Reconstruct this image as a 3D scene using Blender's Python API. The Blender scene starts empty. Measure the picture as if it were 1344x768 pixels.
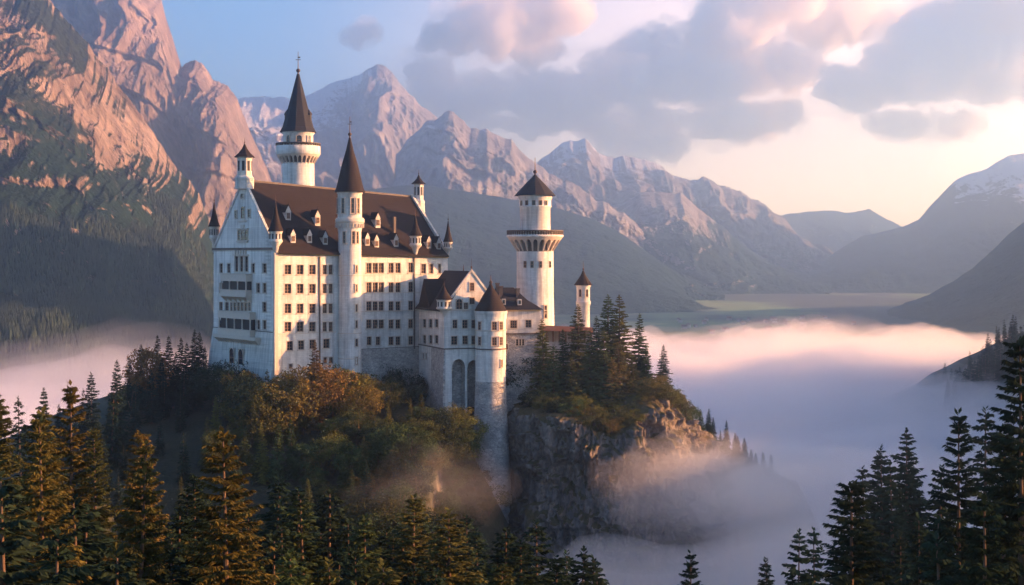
import bpy, math, random
import numpy as np
from mathutils import Vector

R_ = math.radians
scene = bpy.context.scene
col = scene.collection

# ------------------------------------------------------------------ camera, sky, sun, exposure
F, HOR, CX, W_PX = 1867.0, 335.0, 672.0, 1344.0      # focal length and horizon in photo pixels
cam_d = bpy.data.cameras.new('camera'); cam = bpy.data.objects.new('camera', cam_d); col.objects.link(cam)
cam_d.sensor_width = 36.0; cam_d.lens = 36.0 * F / W_PX
cam_d.shift_y = -(384.0 - HOR) / W_PX
cam_d.clip_start = 0.5; cam_d.clip_end = 80000.0
cam.rotation_euler = (R_(90), 0, 0)
scene.camera = cam

GLOW = 17.0
SUN_EL, SUN_AZ = 13.0, 87.0           # azimuth clockwise from the view direction (+Y)
world = bpy.data.worlds.new('World'); scene.world = world; world.use_nodes = True
wn = world.node_tree
sky = wn.nodes.new('ShaderNodeTexSky'); sky.sky_type = 'NISHITA'; sky.sun_disc = False
sky.sun_elevation = R_(SUN_EL); sky.sun_rotation = R_(SUN_AZ)
sky.altitude = 800; sky.air_density = 1.0; sky.dust_density = 0.5; sky.ozone_density = 4.0
# dusty air glowing towards the evening sun: a wide aureole low over the horizon, added to the clear sky
tc = wn.nodes.new('ShaderNodeTexCoord'); dt = wn.nodes.new('ShaderNodeVectorMath'); dt.operation = 'DOT_PRODUCT'
ga = R_(34.0); dt.inputs[1].default_value = (math.sin(ga) * .999, math.cos(ga) * .999, .045)
wn.links.new(tc.outputs['Generated'], dt.inputs[0])
gr = wn.nodes.new('ShaderNodeMapRange'); gr.interpolation_type = 'SMOOTHERSTEP'
gr.inputs[1].default_value = .68; gr.inputs[2].default_value = 1.0; gr.inputs[3].default_value = 0.0; gr.inputs[4].default_value = GLOW
wn.links.new(dt.outputs['Value'], gr.inputs[0])
gs = wn.nodes.new('ShaderNodeSeparateXYZ'); wn.links.new(tc.outputs['Generated'], gs.inputs[0])
ge = wn.nodes.new('ShaderNodeMapRange'); ge.interpolation_type = 'SMOOTHSTEP'
ge.inputs[1].default_value = .0; ge.inputs[2].default_value = .34; ge.inputs[3].default_value = 1.0; ge.inputs[4].default_value = 0.0
wn.links.new(gs.outputs['Z'], ge.inputs[0])
gm = wn.nodes.new('ShaderNodeMath'); gm.operation = 'MULTIPLY'; wn.links.new(gr.outputs[0], gm.inputs[0]); wn.links.new(ge.outputs[0], gm.inputs[1])
gv = wn.nodes.new('ShaderNodeVectorMath'); gv.operation = 'SCALE'; gv.inputs[0].default_value = (1.0, .49, .17); wn.links.new(gm.outputs[0], gv.inputs['Scale'])
gp_ = wn.nodes.new('ShaderNodeVectorMath'); gp_.operation = 'ADD'; wn.links.new(sky.outputs[0], gp_.inputs[0]); wn.links.new(gv.outputs[0], gp_.inputs[1])
wn.links.new(gp_.outputs[0], wn.nodes['Background'].inputs[0])
wn.nodes['Background'].inputs[1].default_value = 0.062

sun_d = bpy.data.lights.new('sun', 'SUN'); sun = bpy.data.objects.new('sun', sun_d); col.objects.link(sun)
sun_d.energy = 5.0; sun_d.angle = R_(0.5); sun_d.color = (1.0, 0.455, 0.17)
sdir = Vector((math.sin(R_(SUN_AZ)) * math.cos(R_(SUN_EL)), math.cos(R_(SUN_AZ)) * math.cos(R_(SUN_EL)), math.sin(R_(SUN_EL))))
sun.rotation_euler = sdir.to_track_quat('Z', 'Y').to_euler()

vs = scene.view_settings
vs.view_transform = 'Standard'; vs.look = 'None'; vs.gamma = 1.0; vs.use_curve_mapping = False
vs.exposure = 2.2
cy = scene.cycles
cy.max_bounces = 16; cy.diffuse_bounces = 2; cy.glossy_bounces = 2; cy.transmission_bounces = 2
cy.volume_bounces = 14; cy.transparent_max_bounces = 16
cy.use_denoising = True
cy.caustics_reflective = False; cy.caustics_refractive = False
HAZE_DENSITY = 2.2e-4

# ------------------------------------------------------------------ helpers
def P(px, py, Y):
    return ((px - CX) / F * Y, Y, (HOR - py) / F * Y)
def zpx(py, Y): return (HOR - py) / F * Y
def xpx(px, Y): return (px - CX) / F * Y

def _hash(ix, iy, iz, seed):
    h = (ix.astype(np.int64) * 374761393 + iy.astype(np.int64) * 668265263 + iz.astype(np.int64) * 1440662683 + seed * 974711) & 0xFFFFFFFF
    h = ((h ^ (h >> 13)) * 1274126177) & 0xFFFFFFFF
    h = ((h ^ (h >> 16)) * 2246822519) & 0xFFFFFFFF
    return ((h ^ (h >> 15)) & 0xFFFFFF) / float(0xFFFFFF) * 2 - 1
def noise(x, y, z=None, seed=0):
    x = np.asarray(x, float); y = np.asarray(y, float)
    z = np.zeros_like(x) if z is None else np.asarray(z, float)
    x, y, z = np.broadcast_arrays(x, y, z)
    ix, iy, iz = np.floor(x), np.floor(y), np.floor(z)
    fx, fy, fz = x - ix, y - iy, z - iz
    u, v, w = [f * f * f * (f * (f * 6 - 15) + 10) for f in (fx, fy, fz)]
    g = lambda a, b, c: _hash(ix + a, iy + b, iz + c, seed)
    l = lambda a, b, t: a + (b - a) * t
    return l(l(l(g(0,0,0), g(1,0,0), u), l(g(0,1,0), g(1,1,0), u), v),
             l(l(g(0,0,1), g(1,0,1), u), l(g(0,1,1), g(1,1,1), u), v), w)
def fbm(x, y, z=None, seed=0, octs=5, gain=.5, lac=2.03):
    s, a, f, t = 0, 1, 1, 0
    for k in range(octs):
        s = s + a * noise(np.asarray(x) * f, np.asarray(y) * f, None if z is None else np.asarray(z) * f, seed + k * 17)
        t += a; a *= gain; f *= lac
    return s / t
def ridged(x, y, z=None, seed=0, octs=5, gain=.5, lac=2.03):
    s, a, f, t = 0, 1, 1, 0
    for k in range(octs):
        n = 1 - np.abs(noise(np.asarray(x) * f, np.asarray(y) * f, None if z is None else np.asarray(z) * f, seed + k * 17)) * 2
        s = s + a * n; t += a; a *= gain; f *= lac
    return s / t
def sstep(a, b, x):
    t = np.clip((np.asarray(x, float) - a) / (b - a), 0, 1); return t * t * (3 - 2 * t)

def np_mesh(name, verts, faces, smooth=False):
    me = bpy.data.meshes.new(name)
    verts = np.asarray(verts, np.float32)
    if isinstance(faces, np.ndarray):
        n, k = faces.shape
        me.vertices.add(len(verts)); me.vertices.foreach_set('co', verts.ravel())
        me.loops.add(n * k); me.loops.foreach_set('vertex_index', faces.astype(np.int32).ravel())
        me.polygons.add(n); me.polygons.foreach_set('loop_start', np.arange(0, n * k, k, dtype=np.int32))
        me.update(calc_edges=True)
    else:
        me.from_pydata([tuple(map(float, v)) for v in verts], [], faces); me.update()
    if smooth: me.polygons.foreach_set('use_smooth', np.ones(len(me.polygons), bool))
    return me

def tag(o, label=None, cat=None, group=None, kind=None):
    if label: o['label'] = label
    if cat: o['category'] = cat
    if group: o['group'] = group
    if kind: o['kind'] = kind
    return o
BASE = {}
def thing(name, loc, label, cat, group=None):
    e = bpy.data.objects.new(name, None); col.objects.link(e)
    e.location = loc; e.empty_display_size = 1.0
    BASE[e] = Vector(loc)
    return tag(e, label, cat, group)
def link_mesh(name, me, mat, parent=None, base=None):
    o = bpy.data.objects.new(name, me); col.objects.link(o)
    if mat is not None and not me.materials: me.materials.append(mat)
    if parent is not None:
        o.parent = parent
        BASE[o] = BASE.get(parent, Vector((0, 0, 0)))
    return o

class MB:
    """collects shapes in world coordinates; build() links them as ONE mesh object"""
    def __init__(s): s.v = []; s.f = []; s.sm = []
    def add(s, vs, fs, smooth=False):
        b = len(s.v); s.v += [tuple(map(float, p)) for p in vs]
        s.f += [[b + i for i in f] for f in fs]; s.sm += [smooth] * len(fs); return s
    def box(s, c, size, ang=0, taper=1.0):
        hx, hy, hz = [q / 2 for q in size]; ca, sa = math.cos(ang), math.sin(ang); vs = []
        for k, zz in ((1.0, -hz), (taper, hz)):
            for x, y in ((-hx, -hy), (hx, -hy), (hx, hy), (-hx, hy)):
                vs.append((c[0] + (x * ca - y * sa) * k, c[1] + (x * sa + y * ca) * k, c[2] + zz))
        return s.add(vs, [[3, 2, 1, 0], [4, 5, 6, 7], [0, 1, 5, 4], [1, 2, 6, 5], [2, 3, 7, 6], [3, 0, 4, 7]])
    def hexa(s, bot, top):
        return s.add(list(bot) + list(top), [[3, 2, 1, 0], [4, 5, 6, 7], [0, 1, 5, 4], [1, 2, 6, 5], [2, 3, 7, 6], [3, 0, 4, 7]])
    def lathe(s, c, prof, seg=32, cap=True, smooth=True, ph=0.0):
        vs, fs = [], []; n = len(prof)
        for r, z in prof:
            for k in range(seg):
                a = ph + 2 * math.pi * k / seg
                vs.append((c[0] + r * math.cos(a), c[1] + r * math.sin(a), z))
        for i in range(n - 1):
            for k in range(seg):
                k2 = (k + 1) % seg
                fs.append([i * seg + k, i * seg + k2, (i + 1) * seg + k2, (i + 1) * seg + k])
        s.add(vs, fs, smooth)
        if cap:
            for i, rev in ((0, True), (n - 1, False)):
                r, z = prof[i]
                if r > 1e-3:
                    ring = [(c[0] + r * math.cos(ph + 2 * math.pi * k / seg), c[1] + r * math.sin(ph + 2 * math.pi * k / seg), z) for k in range(seg)]
                    s.add(ring, [list(range(seg))[::-1] if rev else list(range(seg))])
        return s
    def tube(s, pts, rad, seg=6):
        pts = [Vector(p) for p in pts]; n = len(pts); vs, fs = [], []
        for i, p in enumerate(pts):
            d = (pts[min(i + 1, n - 1)] - pts[max(i - 1, 0)]).normalized()
            a = d.cross(Vector((0, 0, 1)) if abs(d.z) < .9 else Vector((1, 0, 0))).normalized(); b = d.cross(a)
            r = rad[i] if hasattr(rad, '__len__') else rad
            for k in range(seg):
                t = 2 * math.pi * k / seg; vs.append(p + a * (r * math.cos(t)) + b * (r * math.sin(t)))
        for i in range(n - 1):
            for k in range(seg):
                k2 = (k + 1) % seg; fs.append([i * seg + k, i * seg + k2, (i + 1) * seg + k2, (i + 1) * seg + k])
        fs += [list(range(seg))[::-1], [(n - 1) * seg + k for k in range(seg)]]
        return s.add(vs, fs, True)
    def build(s, name, mat, parent=None):
        off = BASE.get(parent, Vector((0, 0, 0)))
        me = bpy.data.meshes.new(name)
        me.from_pydata([(p[0] - off.x, p[1] - off.y, p[2] - off.z) for p in s.v], [], s.f)
        me.polygons.foreach_set('use_smooth', s.sm); me.update()
        return link_mesh(name, me, mat, parent)

# ------------------------------------------------------------------ materials
def newmat(name):
    m = bpy.data.materials.new(name); m.use_nodes = True
    nt = m.node_tree; b = nt.nodes['Principled BSDF']; return m, nt, b
def nd(nt, typ, **kw):
    n = nt.nodes.new(typ)
    for k, v in kw.items():
        if k.startswith('_'): n.inputs[k[1:].replace('_', ' ')].default_value = v
        else: setattr(n, k, v)
    return n
def L(nt, a, b): nt.links.new(a, b)
def ramp(nt, src, stops):
    r = nt.nodes.new('ShaderNodeValToRGB'); els = r.color_ramp.elements
    while len(els) < len(stops): els.new(.5)
    for e, (p, c) in zip(els, stops):
        e.position = p; e.color = (c[0], c[1], c[2], 1) if hasattr(c, '__len__') else (c, c, c, 1)
    L(nt, src, r.inputs[0]); return r.outputs[0]
def mixc(nt, f, a, b, mode='MIX'):
    m = nt.nodes.new('ShaderNodeMix'); m.data_type = 'RGBA'; m.blend_type = mode
    for sock, v in ((m.inputs[0], f), (m.inputs[6], a), (m.inputs[7], b)):
        if isinstance(v, bpy.types.NodeSocket): L(nt, v, sock)
        elif hasattr(v, '__len__'): sock.default_value = (v[0], v[1], v[2], 1)
        else: sock.default_value = v
    return m.outputs[2]
def pos(nt): return nt.nodes.new('ShaderNodeNewGeometry').outputs['Position']
def noi(nt, scale, detail=5, vec=None, rough=.55):
    n = nd(nt, 'ShaderNodeTexNoise', _Scale=scale, _Detail=detail, _Roughness=rough)
    L(nt, vec if vec is not None else pos(nt), n.inputs['Vector']); return n.outputs['Fac']
def scaled(nt, vec, sc):
    m = nt.nodes.new('ShaderNodeMapping'); m.inputs['Scale'].default_value = sc; L(nt, vec, m.inputs['Vector']); return m.outputs[0]
def bump(nt, b, h, strength=.4, dist=.1):
    n = nd(nt, 'ShaderNodeBump', _Strength=strength, _Distance=dist); L(nt, h, n.inputs['Height']); L(nt, n.outputs[0], b.inputs['Normal'])
def simple(name, c, rough=.7, var=.25, scale=1.5, metal=0):
    m, nt, b = newmat(name)
    n = noi(nt, scale)
    L(nt, mixc(nt, n, [q * (1 - var) for q in c], [min(1, q * (1 + var)) for q in c]), b.inputs['Base Color'])
    b.inputs['Roughness'].default_value = rough; b.inputs['Metallic'].default_value = metal
    return m

def plaster(name, c, course=.45, rough_amt=.25):
    """limewashed stone: faint courses, weather streaks and grime"""
    m, nt, b = newmat(name); p = pos(nt)
    sp = nt.nodes.new('ShaderNodeSeparateXYZ'); L(nt, p, sp.inputs[0])
    ad = nd(nt, 'ShaderNodeMath', operation='ADD'); L(nt, sp.outputs[0], ad.inputs[0])
    mu = nd(nt, 'ShaderNodeMath', operation='MULTIPLY'); L(nt, sp.outputs[1], mu.inputs[0]); mu.inputs[1].default_value = 0.8
    L(nt, mu.outputs[0], ad.inputs[1])
    cb = nt.nodes.new('ShaderNodeCombineXYZ'); L(nt, ad.outputs[0], cb.inputs[0]); L(nt, sp.outputs[2], cb.inputs[1])
    br = nd(nt, 'ShaderNodeTexBrick', _Scale=1.0); br.inputs['Brick Width'].default_value = 1.1; br.inputs['Row Height'].default_value = course
    br.inputs['Mortar Size'].default_value = .025; br.inputs['Mortar Smooth'].default_value = .4
    br.inputs['Color1'].default_value = (.78, .78, .78, 1); br.inputs['Color2'].default_value = (1, 1, 1, 1); br.inputs['Mortar'].default_value = (.62, .62, .62, 1)
    L(nt, cb.outputs[0], br.inputs['Vector'])
    big = ramp(nt, noi(nt, .16, 6), [(.32, .70), (.6, 1.0)])
    streak = ramp(nt, noi(nt, 1.0, 6, scaled(nt, p, (1.1, 1.1, .09)), .65), [(.34, .45), (.54, 1.0)])
    base = mixc(nt, .62, c, br.outputs['Color'], 'MULTIPLY')
    base = mixc(nt, .8, base, big, 'MULTIPLY')
    base = mixc(nt, .6, base, streak, 'MULTIPLY')
    L(nt, base, b.inputs['Base Color']); b.inputs['Roughness'].default_value = .85
    bump(nt, b, br.outputs['Fac'], rough_amt, -.05)
    return m
def rubble(name, c1, c2):
    m, nt, b = newmat(name); p = pos(nt)
    v = nd(nt, 'ShaderNodeTexVoronoi', _Scale=1.15); L(nt, scaled(nt, p, (1, 1, 1.7)), v.inputs['Vector'])
    e = nd(nt, 'ShaderNodeTexVoronoi', _Scale=1.15, feature='DISTANCE_TO_EDGE'); L(nt, scaled(nt, p, (1, 1, 1.7)), e.inputs['Vector'])
    bw = nt.nodes.new('ShaderNodeRGBToBW'); L(nt, v.outputs['Color'], bw.inputs[0])
    base = mixc(nt, bw.outputs[0], c1, c2)
    base = mixc(nt, .8, base, ramp(nt, e.outputs[0], [(0, .45), (.09, 1)]), 'MULTIPLY')
    base = mixc(nt, .7, base, ramp(nt, noi(nt, .25, 6), [(.3, .55), (.65, 1.05)]), 'MULTIPLY')
    L(nt, base, b.inputs['Base Color']); b.inputs['Roughness'].default_value = .92
    bump(nt, b, ramp(nt, e.outputs[0], [(0, 0), (.12, 1)]), .7, .12)
    return m
def slate(name, c):
    m, nt, b = newmat(name); p = pos(nt)
    n = noi(nt, .9, 6, scaled(nt, p, (1, 1, .25)), .6)
    br = nd(nt, 'ShaderNodeTexNoise', _Scale=3.5, _Detail=3); L(nt, scaled(nt, p, (1, 1, 1)), br.inputs['Vector'])
    base = mixc(nt, n, [q * .6 for q in c], [q * 1.5 for q in c])
    base = mixc(nt, .5, base, ramp(nt, br.outputs['Fac'], [(.35, .6), (.65, 1.2)]), 'MULTIPLY')
    L(nt, base, b.inputs['Base Color']); b.inputs['Roughness'].default_value = .85; b.inputs['Specular IOR Level'].default_value = .25
    wv = nd(nt, 'ShaderNodeTexWave', _Scale=.55, _Distortion=.4, bands_direction='Z', wave_profile='SAW'); L(nt, p, wv.inputs['Vector'])
    bump(nt, b, wv.outputs['Fac'], .45, .06)
    return m

M = {}
M['plaster'] = plaster('plaster', (.80, .77, .72))
M['stone'] = plaster('stone', (.70, .66, .60), .5, .4)
M['trim'] = simple('trim', (.56, .48, .40), .8, .18, 2.0)
M['rubble'] = rubble('rubble', (.34, .32, .30), (.62, .58, .54))
M['slate'] = slate('slate', (.019, .012, .0105))
M['slate_blue'] = slate('slate_blue', (.020, .020, .025))
M['slate_red'] = slate('slate_red', (.11, .05, .036))
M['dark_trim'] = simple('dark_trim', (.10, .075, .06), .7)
M['gold_trim'] = simple('gold_trim', (.60, .42, .20), .6)
M['wood'] = simple('wood', (.20, .115, .07), .6, .3, 4)
M['metal'] = simple('metal', (.09, .06, .045), .4, .2, 4, .7)
m_, nt_, b_ = newmat('glass'); b_.inputs['Base Color'].default_value = (.018, .02, .026, 1); b_.inputs['Roughness'].default_value = .12
n_ = noi(nt_, .8, 2); bump(nt_, b_, n_, .12, .2); M['glass'] = m_
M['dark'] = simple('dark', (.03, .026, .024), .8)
M['bark'] = simple('bark', (.10, .062, .042), .9, .45, 5)

def leafmat(name, trans=.25):
    """foliage; each tree's own tint comes from the object's colour, with leaf-to-leaf variation"""
    m, nt, b = newmat(name)
    oi = nt.nodes.new('ShaderNodeObjectInfo')
    n1 = noi(nt, .55, 4); n2 = noi(nt, 6.0, 2)
    v = ramp(nt, n1, [(.3, .55), (.7, 1.35)])
    c = mixc(nt, 1.0, oi.outputs['Color'], v, 'MULTIPLY')
    c = mixc(nt, .6, c, ramp(nt, n2, [(.3, .6), (.7, 1.3)]), 'MULTIPLY')
    d = nt.nodes.new('ShaderNodeBsdfDiffuse'); t = nt.nodes.new('ShaderNodeBsdfTranslucent')
    mx = nt.nodes.new('ShaderNodeMixShader'); mx.inputs[0].default_value = trans
    L(nt, c, d.inputs[0]); L(nt, c, t.inputs[0]); L(nt, d.outputs[0], mx.inputs[1]); L(nt, t.outputs[0], mx.inputs[2])
    L(nt, mx.outputs[0], nt.nodes['Material Output'].inputs['Surface'])
    return m
M['needles'] = leafmat('needles', .22); M['leaves'] = leafmat('leaves', .3)

def mountain_mat(name, rock1, rock2, forest, tree_z, snow_z=None, snow_xy=None, slope_f=.62, sc=1.0, forest_noise=.35, patch=False):
    m, nt, b = newmat(name); p = pos(nt)
    g = nt.nodes.new('ShaderNodeNewGeometry')
    sn = nt.nodes.new('ShaderNodeSeparateXYZ'); L(nt, g.outputs['True Normal'], sn.inputs[0])
    spz = nt.nodes.new('ShaderNodeSeparateXYZ'); L(nt, p, spz.inputs[0])
    strata = noi(nt, .012 * sc, 8, scaled(nt, p, (1, 1, .35)), .68)
    fine = noi(nt, .06 * sc, 6, scaled(nt, p, (1, 1, .38)), .66)
    rock = mixc(nt, ramp(nt, strata, [(.33, 0), (.66, 1)]), rock1, rock2)
    rock = mixc(nt, .75, rock, ramp(nt, fine, [(.34, .30), (.60, 1.2)]), 'MULTIPLY')  # rock darkened where the bump noise sinks: crevice shade put into colour
    def math_(op, a, bb):
        q = nd(nt, 'ShaderNodeMath', operation=op)
        for i, v in enumerate((a, bb)):
            if isinstance(v, bpy.types.NodeSocket): L(nt, v, q.inputs[i])
            else: q.inputs[i].default_value = v
        return q.outputs[0]
    n_big = noi(nt, .006 * sc, 6)
    if patch:      # scrub on the ledges above the tree line
        pm = ramp(nt, math_('ADD', math_('SUBTRACT', sn.outputs[2], .62), math_('MULTIPLY', math_('SUBTRACT', n_big, .5), 2.6)), [(.04, 0), (.16, 1)])
    # forest: gentle ground below the tree line
    hz = math_('DIVIDE', math_('SUBTRACT', tree_z, spz.outputs[2]), abs(tree_z) * .35 + 60)
    fs = math_('ADD', math_('MULTIPLY', math_('SUBTRACT', sn.outputs[2], slope_f), 3.0), hz)
    fs = math_('ADD', fs, math_('MULTIPLY', math_('SUBTRACT', n_big, .5), forest_noise * 10))
    fmask = ramp(nt, fs, [(.0, 0), (.22, 1)])
    fcol = mixc(nt, noi(nt, .05 * sc, 5), [q * .5 for q in forest], [q * 1.6 for q in forest])
    if patch: rock = mixc(nt, pm, rock, mixc(nt, .25, fcol, (.06, .045, .03)))
    c = mixc(nt, fmask, rock, fcol)
    if snow_z is not None:
        s = math_('ADD', math_('DIVIDE', math_('SUBTRACT', spz.outputs[2], snow_z), 120.0), math_('MULTIPLY', math_('SUBTRACT', sn.outputs[2], .55), 5.0))
        s = math_('ADD', s, math_('MULTIPLY', math_('SUBTRACT', strata, .5), 5.0))
        if snow_xy is not None:
            s = math_('ADD', s, math_('MINIMUM', math_('DIVIDE', math_('SUBTRACT', snow_xy, spz.outputs[0]), 90.0), 3.4))
        c = mixc(nt, ramp(nt, s, [(.2, 0), (.6, 1)]), c, (.72, .72, .75))
    L(nt, c, b.inputs['Base Color']); b.inputs['Roughness'].default_value = .95
    b.inputs['Specular IOR Level'].default_value = .1
    bump(nt, b, fine, 1.0, 16 / sc)
    return m

# ------------------------------------------------------------------ castle hill, hillsides and valley floor
def smax(a, b, k):
    h = np.clip(.5 + .5 * (a - b) / k, 0, 1); return b + (a - b) * h + k * h * (1 - h)
def cap_d(x, y, a, b):
    ax, ay = a; bx, by = b; dx, dy = bx - ax, by - ay
    t = np.clip(((x - ax) * dx + (y - ay) * dy) / (dx * dx + dy * dy), 0, 1)
    return np.hypot(x - ax - t * dx, y - ay - t * dy), t
BUMPS = []
def terrain(x, y, bumps=True):
    x = np.asarray(x, float); y = np.asarray(y, float)
    n = fbm(x / 40, y / 40, seed=5, octs=4) * 5
    base = -112 + n
    # castle hill
    d, t = cap_d(x, y, (-75, 381), (20, 377))
    s = 4.0 * sstep(-19, -4, x) * sstep(392, 372, y) * sstep(50, 38, x) + 3.0 * sstep(34, 48, x)
    rad = 30 - 4 * sstep(-12, -4, x)
    dd = np.maximum(d - rad, 0); hill = -37 - dd * (s + .30) - .0035 * dd ** 2 + n * .25
    d2, t2 = cap_d(x, y, (36, 378), (82, 428)); hill = smax(hill, -42 - 26 * t2 - np.maximum(d2 - 4, 0) * 2.2, 3)
    d3, t3 = cap_d(x, y, (-75, 381), (-125, 392)); hill = smax(hill, -37 - 14 * t3 - np.maximum(d3 - 16, 0) * .7, 4)
    # near hillside below the viewer
    near = -41 - np.maximum(y - 112 - 105 * sstep(-35, -75, x), 0) * .75 + n * .5
    nr = -43 - np.maximum(y - 205, 0) * .7 - np.maximum(78 - x, 0) * .8 - np.maximum(x - 150, 0) * .15 + n * .5
    # wooded hill on the right with a spur into the fog
    edge = 105 + 4 * sstep(560, 760, y)
    right = -112 + np.maximum(x - edge, 0) * .50 + n * 1.2
    right = np.minimum(right, 30 + 40 * sstep(330, 250, y) - 12 * sstep(420, 500, y) + n)  # unseen crest height shaped so its shade falls on the near fog
    right = right - np.maximum(y - 720, 0) * .9
    h = smax(smax(smax(base, hill, 3), near, 4), smax(nr, right, 4), 4)
    if bumps:
        for bx, by, bz in BUMPS:
            h = np.maximum(h, bz - 2.0 * np.maximum(np.hypot(x - bx, y - by) - 2, 0))
    return h

def build_ground():
    nx, ny = 420, 330
    xs = np.concatenate([np.linspace(-760, -150, 70, endpoint=False), np.linspace(-150, 150, 200, endpoint=False), np.linspace(150, 900, 100)])
    ys = np.concatenate([np.linspace(-60, 250, 90, endpoint=False), np.linspace(250, 450, 140, endpoint=False), np.linspace(450, 1300, 110)])
    X, Y = np.meshgrid(xs, ys)
    Z = terrain(X, Y)
    e = np.minimum(np.minimum(X + 760, 900 - X) / 60, np.minimum((Y + 60) / 30, (1300 - Y) / 60))
    Z = Z - (1 - np.clip(e, 0, 1)) * np.maximum(Z + 128, 0)
    v = np.stack([X, Y, Z], -1).reshape(-1, 3); ny, nx = X.shape
    i = np.arange(nx * ny).reshape(ny, nx)
    f = np.stack([i[:-1, :-1], i[:-1, 1:], i[1:, 1:], i[1:, :-1]], -1).reshape(-1, 4)
    m, nt, b = newmat('hillside')
    c = mixc(nt, ramp(nt, noi(nt, .12, 6), [(.35, 0), (.65, 1)]), (.020, .026, .012), (.055, .048, .022))
    L(nt, c, b.inputs['Base Color']); b.inputs['Roughness'].default_value = .95
    g = nt.nodes.new('ShaderNodeNewGeometry'); sn = nt.nodes.new('ShaderNodeSeparateXYZ'); L(nt, g.outputs['Normal'], sn.inputs[0])
    rk = mixc(nt, ramp(nt, noi(nt, .5, 7, scaled(nt, pos(nt), (1, 1, .4)), .65), [(.35, 0), (.65, 1)]), (.06, .052, .046), (.22, .19, .165))
    L(nt, mixc(nt, ramp(nt, sn.outputs[2], [(.26, 1), (.40, 0)]), c, rk), b.inputs['Base Color'])
    bump(nt, b, noi(nt, 1.2, 6), .8, .5)
    tag(link_mesh('hillside_terrain', np_mesh('hillside_terrain', v, f, True), m), kind='structure')

def build_valley():
    xs = np.linspace(-2850, 2700, 60); ys = np.linspace(-900, 9500, 60)
    X, Y = np.meshgrid(xs, ys); Z = np.full_like(X, -121.0)
    v = np.stack([X, Y, Z], -1).reshape(-1, 3); i = np.arange(3600).reshape(60, 60)
    f = np.stack([i[:-1, :-1], i[:-1, 1:], i[1:, 1:], i[1:, :-1]], -1).reshape(-1, 4)
    m, nt, b = newmat('valley_floor'); p = pos(nt)
    vo = nd(nt, 'ShaderNodeTexVoronoi', _Scale=.0042); L(nt, scaled(nt, p, (1, .55, 1)), vo.inputs['Vector'])
    bw = nt.nodes.new('ShaderNodeSeparateColor'); L(nt, vo.outputs['Color'], bw.inputs[0])
    field = ramp(nt, bw.outputs[0], [(0, (.08, .14, .05)), (.4, (.16, .24, .07)), (.62, (.42, .38, .14)), (.8, (.24, .30, .09)), (1, (.11, .16, .06))])
    woods = ramp(nt, noi(nt, .0016, 7, scaled(nt, p, (1, .5, 1)), .6), [(.44, 0), (.52, 1)])
    L(nt, mixc(nt, woods, field, (.022, .034, .022)), b.inputs['Base Color']); b.inputs['Roughness'].default_value = .95
    tag(link_mesh('valley_floor', np_mesh('valley_floor', v, f), m), kind='structure')

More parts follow.
